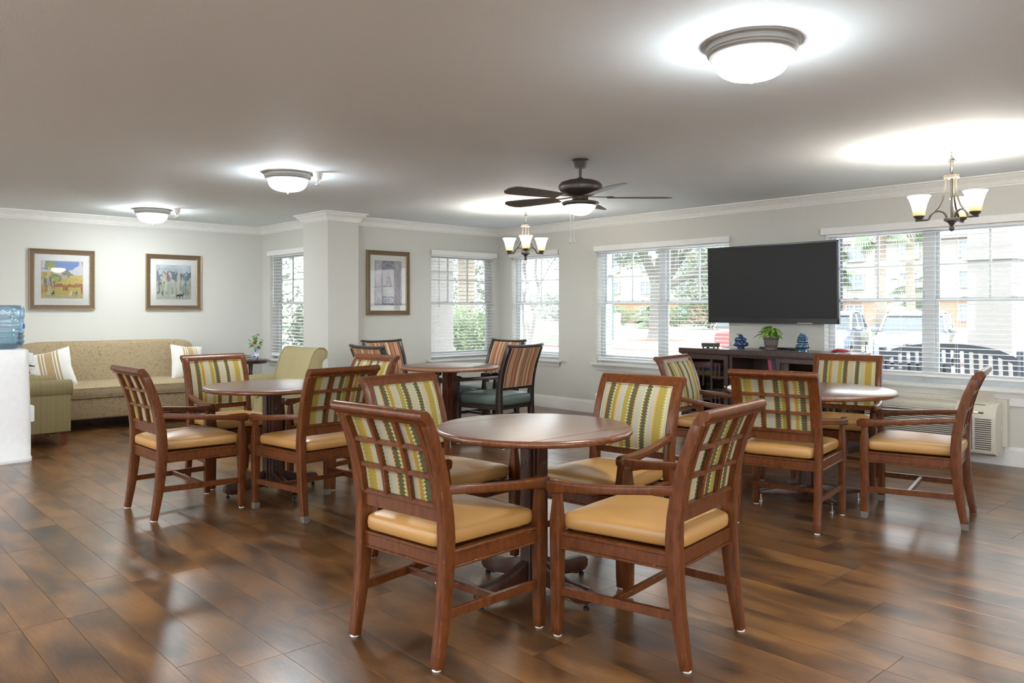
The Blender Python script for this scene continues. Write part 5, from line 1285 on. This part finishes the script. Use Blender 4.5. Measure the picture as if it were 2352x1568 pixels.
palm('tall palm with a pale trunk outside the wide right window', 26.6, 10.8, 4.3, .17, 1.15, 17)
palm('short palm at the left side of the wide right window', 29.5, 13.8, 3.2, .12, 1.0, 16)
palm('palm with fronds hanging above the silver car', 34.5, 12.8, 5.4, .17, 1.4, 16)
palm('small distant palm before the apartment windows', 62.5, 23.3, 3.2, .18, 2.2, 15)
palm('low spiky palm right behind the silver car roof', 45, 16.9, .9, .2, 2.0, 18)
palm('fan palm at the far lawn edge right of the oak trunk', 61, 46.5, .9, .2, 2.0, 16)
palm('thick textured palm trunk outside the window next to the corner', 15.3, 18.6, 4.6, .27, 2.2, 16, rough=True)
bush('green_shrub', 'bright feathery green shrub filling the lower half of the window beside the corner', (9.55, 11.75, GZ), (1.25, .9, .92), 9000, .05, 'shrub_leaf')
bush('background_tree', 'green tree crown behind the thick palm trunk', (24.5, 30, GZ), (3.2, 2.6, 3.3), 4200, .12, 'oak_leaf', None, 'tree')
bush('background_tree', 'distant tree far behind the narrow corner window', (95, 92, GZ), (6, 6, 2.6), 2600, .28, 'oak_leaf', None, 'tree')
bush('dark_shrub', 'dark upright shrub outside the alcove window', (8.3, 15.6, GZ), (.35, .4, 1.0), 1500, .06, 'oak_leaf')
bush('background_tree', 'leafy tree above the dark shrub outside the alcove window', (9.5, 20.5, GZ), (1.2, 1.6, 2.0), 1300, .09, 'oak_leaf', None, 'tree')
# poles, sign boxes
def pole(label, x, y, r_, h, mat='pole'):
    t = thing('lamp_post', label, 'lamp post', (x, y, GZ)); m = MB(); m.lathe([(0, 0), (r_ * 1.8, 0), (r_ * 1.8, .08), (r_ * 1.1, .14), (r_, .25), (r_ * .85, h), (0, h)], 16); m.build('post', mat, t)
    m = MB(); m.lathe([(0, h), (.25, h), (.30, h + .1), (.16, h + .5), (0, h + .6)], 14); m.build('lantern', mat, t)
pole('dark green lamp post left of the oak tree', 32.3, 27.1, .095, 7)
pole('dark slim post left of the tall palm', 27.5, 12.55, .07, 7, 'bench')
def signbox(label, x, y, w2, h, d=.3):
    t = thing('sign_pedestal', label, 'sign', (x, y, GZ)); m = MB(); m.bb((-d / 2, -w2 / 2, 0), (d / 2, w2 / 2, h - .06)); m.build('post_body', 'ext_white', t, smooth=0, bevel=.02); m = MB(); m.bb((-d / 2 - .03, -w2 / 2 - .03, h - .06), (d / 2 + .03, w2 / 2 + .03, h)); m.build('cap', 'ext_white', t, smooth=0)
signbox('white pedestal behind the dark green lamp post', 37.2, 30.9, .55, 1.5); signbox('white pedestal in the narrow corner window', 24.5, 22.2, .42, 1.35)
# porch columns and beam
def column(label, x, y, s=.5):
    t = thing('porch_column', label, 'column', (x, y, GZ)); m = MB(); m.bb((0, 0, 0), (s, s, 3.6)); m.build('shaft', 'col_stucco', t, smooth=0, bevel=.01); m = MB(); m.bb((-.05, -.05, 2.33), (s + .05, s + .05, 2.45)); m.build('band', 'col_stucco', t, smooth=0); m = MB(); m.bb((-.05, -.05, 0), (s + .05, s + .05, .25)); m.build('plinth', 'col_stucco', t, smooth=0)
column('wide beige porch column at the right of the wide right window', 11.0, 2.90); column('pale porch column at the left edge of the wide left window', 10.62, 9.28, .46); column('beige column outside the window beside the corner', 7.46, 10.0)
# cars
def car(label, x, y, rz, paint, name='car'):
    t = thing(name, label, 'car', (x, y, GZ), rz)     # front faces -x local; length along x
    def ring(xx, hw_, z0, z1, cr=.14):
        return [(xx, -hw_, z0 + .05), (xx, -hw_ + .06, z0), (xx, hw_ - .06, z0), (xx, hw_, z0 + .05), (xx, hw_, z1 - cr), (xx, hw_ - .07, z1 - .03), (xx, hw_ - .25, z1), (xx, -hw_ + .25, z1), (xx, -hw_ + .07, z1 - .03), (xx, -hw_, z1 - cr)]
    m = MB(); m.loft([ring(-2.28, .70, .38, .78), ring(-2.20, .84, .26, .92), ring(-1.95, .91, .24, 1.00), ring(-1.2, .92, .24, 1.10), ring(-.9, .92, .24, 1.12), ring(1.9, .92, .24, 1.12), ring(2.15, .90, .28, 1.10), ring(2.30, .82, .40, .98)]); m.build('body', paint, t, smooth=40)
    def cab(xx, hw_, z): return [(xx, -hw_, 1.08), (xx, hw_, 1.08), (xx, hw_ - (z - 1.08) * .22, z), (xx, -hw_ + (z - 1.08) * .22, z)]
    m = MB(); m.loft([cab(-1.10, .84, 1.10), cab(-.35, .84, 1.58), cab(1.7, .84, 1.60), cab(2.15, .82, 1.12)]); m.build('greenhouse', 'car_glass', t, smooth=20, bevel=.03)
    m = MB(); m.loft([[(xx, -h2, z), (xx, h2, z), (xx, h2 - .05, z + .07), (xx, -h2 + .05, z + .07)] for xx, h2, z in ((-.48, .70, 1.52), (-.2, .735, 1.59), (.6, .74, 1.62), (1.5, .73, 1.60), (1.85, .70, 1.52))]); m.build('roof', paint, t, smooth=40, bevel=.02)
    for s in (-1, 1):
        m = MB()
        for (xa, xb, za, zb_) in ((-1.12, -.42, 1.09, 1.56), (.35, .38, 1.1, 1.57), (1.35, 1.42, 1.1, 1.57), (2.12, 1.72, 1.12, 1.56)): m.tube([(xa, s * .845, za), (xb, s * .745, zb_)], .035, 6)
        m.build('pillar', paint, t)
        m = MB(); m.sup((-.70, s * 1.0, 1.13), (.08, .12, .075), .6, .5, 14, 8); m.build('mirror', paint, t)
        m = MB(); m.loft([[(-2.26 + .02, s * a, z) for a, z in ((.42, .74), (.80, .80), (.82, .90), (.45, .84))], [(-2.02, s * a, z + .04) for a, z in ((.42, .74), (.86, .80), (.87, .92), (.45, .88))]]); m.build('headlight', 'light_lens', t, smooth=0)
    for xx in (-1.45, 1.45):
        for s in (-1, 1):
            m = MB(); my = Matrix.Rotation(PI / 2, 3, 'X'); m.lathe([(0, -.11), (.20, -.11), (.34, -.10), (.36, -.06), (.36, .06), (.34, .10), (.20, .11), (0, .11)], 28, (xx, s * .82, .36), my); wv = m.build('wheel', 'tyre', t)
            m = MB(); m.lathe([(0, -.125), (.05, -.125), (.21, -.115), (.22, .115), (.05, .125), (0, .125)], 10, (xx, s * .82, .36), my); m.build('hubcap', 'chrome', wv)
    m = MB()
    for k in range(3): m.bb((-2.31, -.42, .60 + .07 * k), (-2.26, .42, .625 + .07 * k))
    m.bb((-2.30, -.46, .57), (-2.27, -.42, .80)); m.bb((-2.30, .42, .57), (-2.27, .46, .80)); gr = m.build('grille', 'chrome', t, smooth=0, bevel=.006)
    m = MB(); m.loft([[(xx, a, z) for a, z in ((-.075, .62), (.075, .62), (.10, .78), (-.10, .78))] for xx in (-2.335, -2.315)]); m.build('emblem_plate', 'car_glass', gr, smooth=0)
    m = MB(); m.sweep([(-2.345, -.045, .635), (-2.345, -.065, .77)], (.02, .014), (0, 1, 0)); m.sweep([(-2.345, .045, .635), (-2.345, .065, .77)], (.02, .014), (0, 1, 0)); m.bb((-2.35, -.05, .69), (-2.34, .05, .71)); m.build('emblem', 'chrome', gr, smooth=0)
    m = MB(); m.bb((-2.32, -.16, .40), (-2.29, .16, .50)); m.build('number_plate', 'matboard', t, smooth=0)
    return t
RZ = R(15)
sil = car('silver car parked facing the wide right window', 22.3 + 2.3 * math.cos(RZ), 8.7 + 2.3 * math.sin(RZ) - .35, RZ, 'car_silver')
car('blue-grey car parked left of the silver car', 24.4, 11.55, RZ, 'car_blue')
car('red car outside, below the left corner of the television', 25.0, 14.35, RZ + PI, 'car_red')
# bench
bn = thing('garden_bench', 'black slatted garden bench on the patio outside the wide right window', 'bench', (9.5, 3.11, -.06)); bw = .70
def topz(y): return .90 + .075 * math.cos(max(-1, min(1, y / .55)) * PI / 2) ** .7 if abs(y) < .55 else .90 - .10 * (abs(y) - .55) / .2
ys = [-bw + 2 * bw * k / 28 for k in range(29)]
m = MB(); m.sweep([(-.06 + .0, y, topz(y) - .02) for y in ys], (.05, .075), (1, 0, 0)); m.build('top_rail', 'bench', bn, smooth=40)
m = MB(); m.bb((-.03, -bw, .46), (.01, bw, .52)); m.build('lower_rail', 'bench', bn, smooth=0)
for k in range(15):
    y = -bw + .05 + (2 * bw - .10) * k / 14; m = MB(); m.sweep([(-.01, y, .50), (-.055, y, topz(y) - .04)], (.018, .05), (1, 0, 0)); m.build('back_slat', 'bench', bn, smooth=0)
for k in range(6): m = MB(); m.bb((.03 + k * .075, -bw, .41), (.085 + k * .075, bw, .435)); m.build('seat_slat', 'bench', bn, smooth=0)
for s in (-1, 1):
    m = MB(); m.sweep([(-.02, s * bw, 0), (-.01, s * bw, .45), (-.07, s * bw, .93)], (.06, .06), (0, 1, 0)); m.build('post', 'bench', bn, smooth=0)
    m = MB(); m.bb((.42, s * bw - .03, 0), (.48, s * bw + .03, .66)); m.build('front_leg', 'bench', bn, smooth=0); m = MB(); m.bb((-.03, s * bw - .04, .64), (.50, s * bw + .04, .67)); m.build('armrest', 'bench', bn, smooth=0)
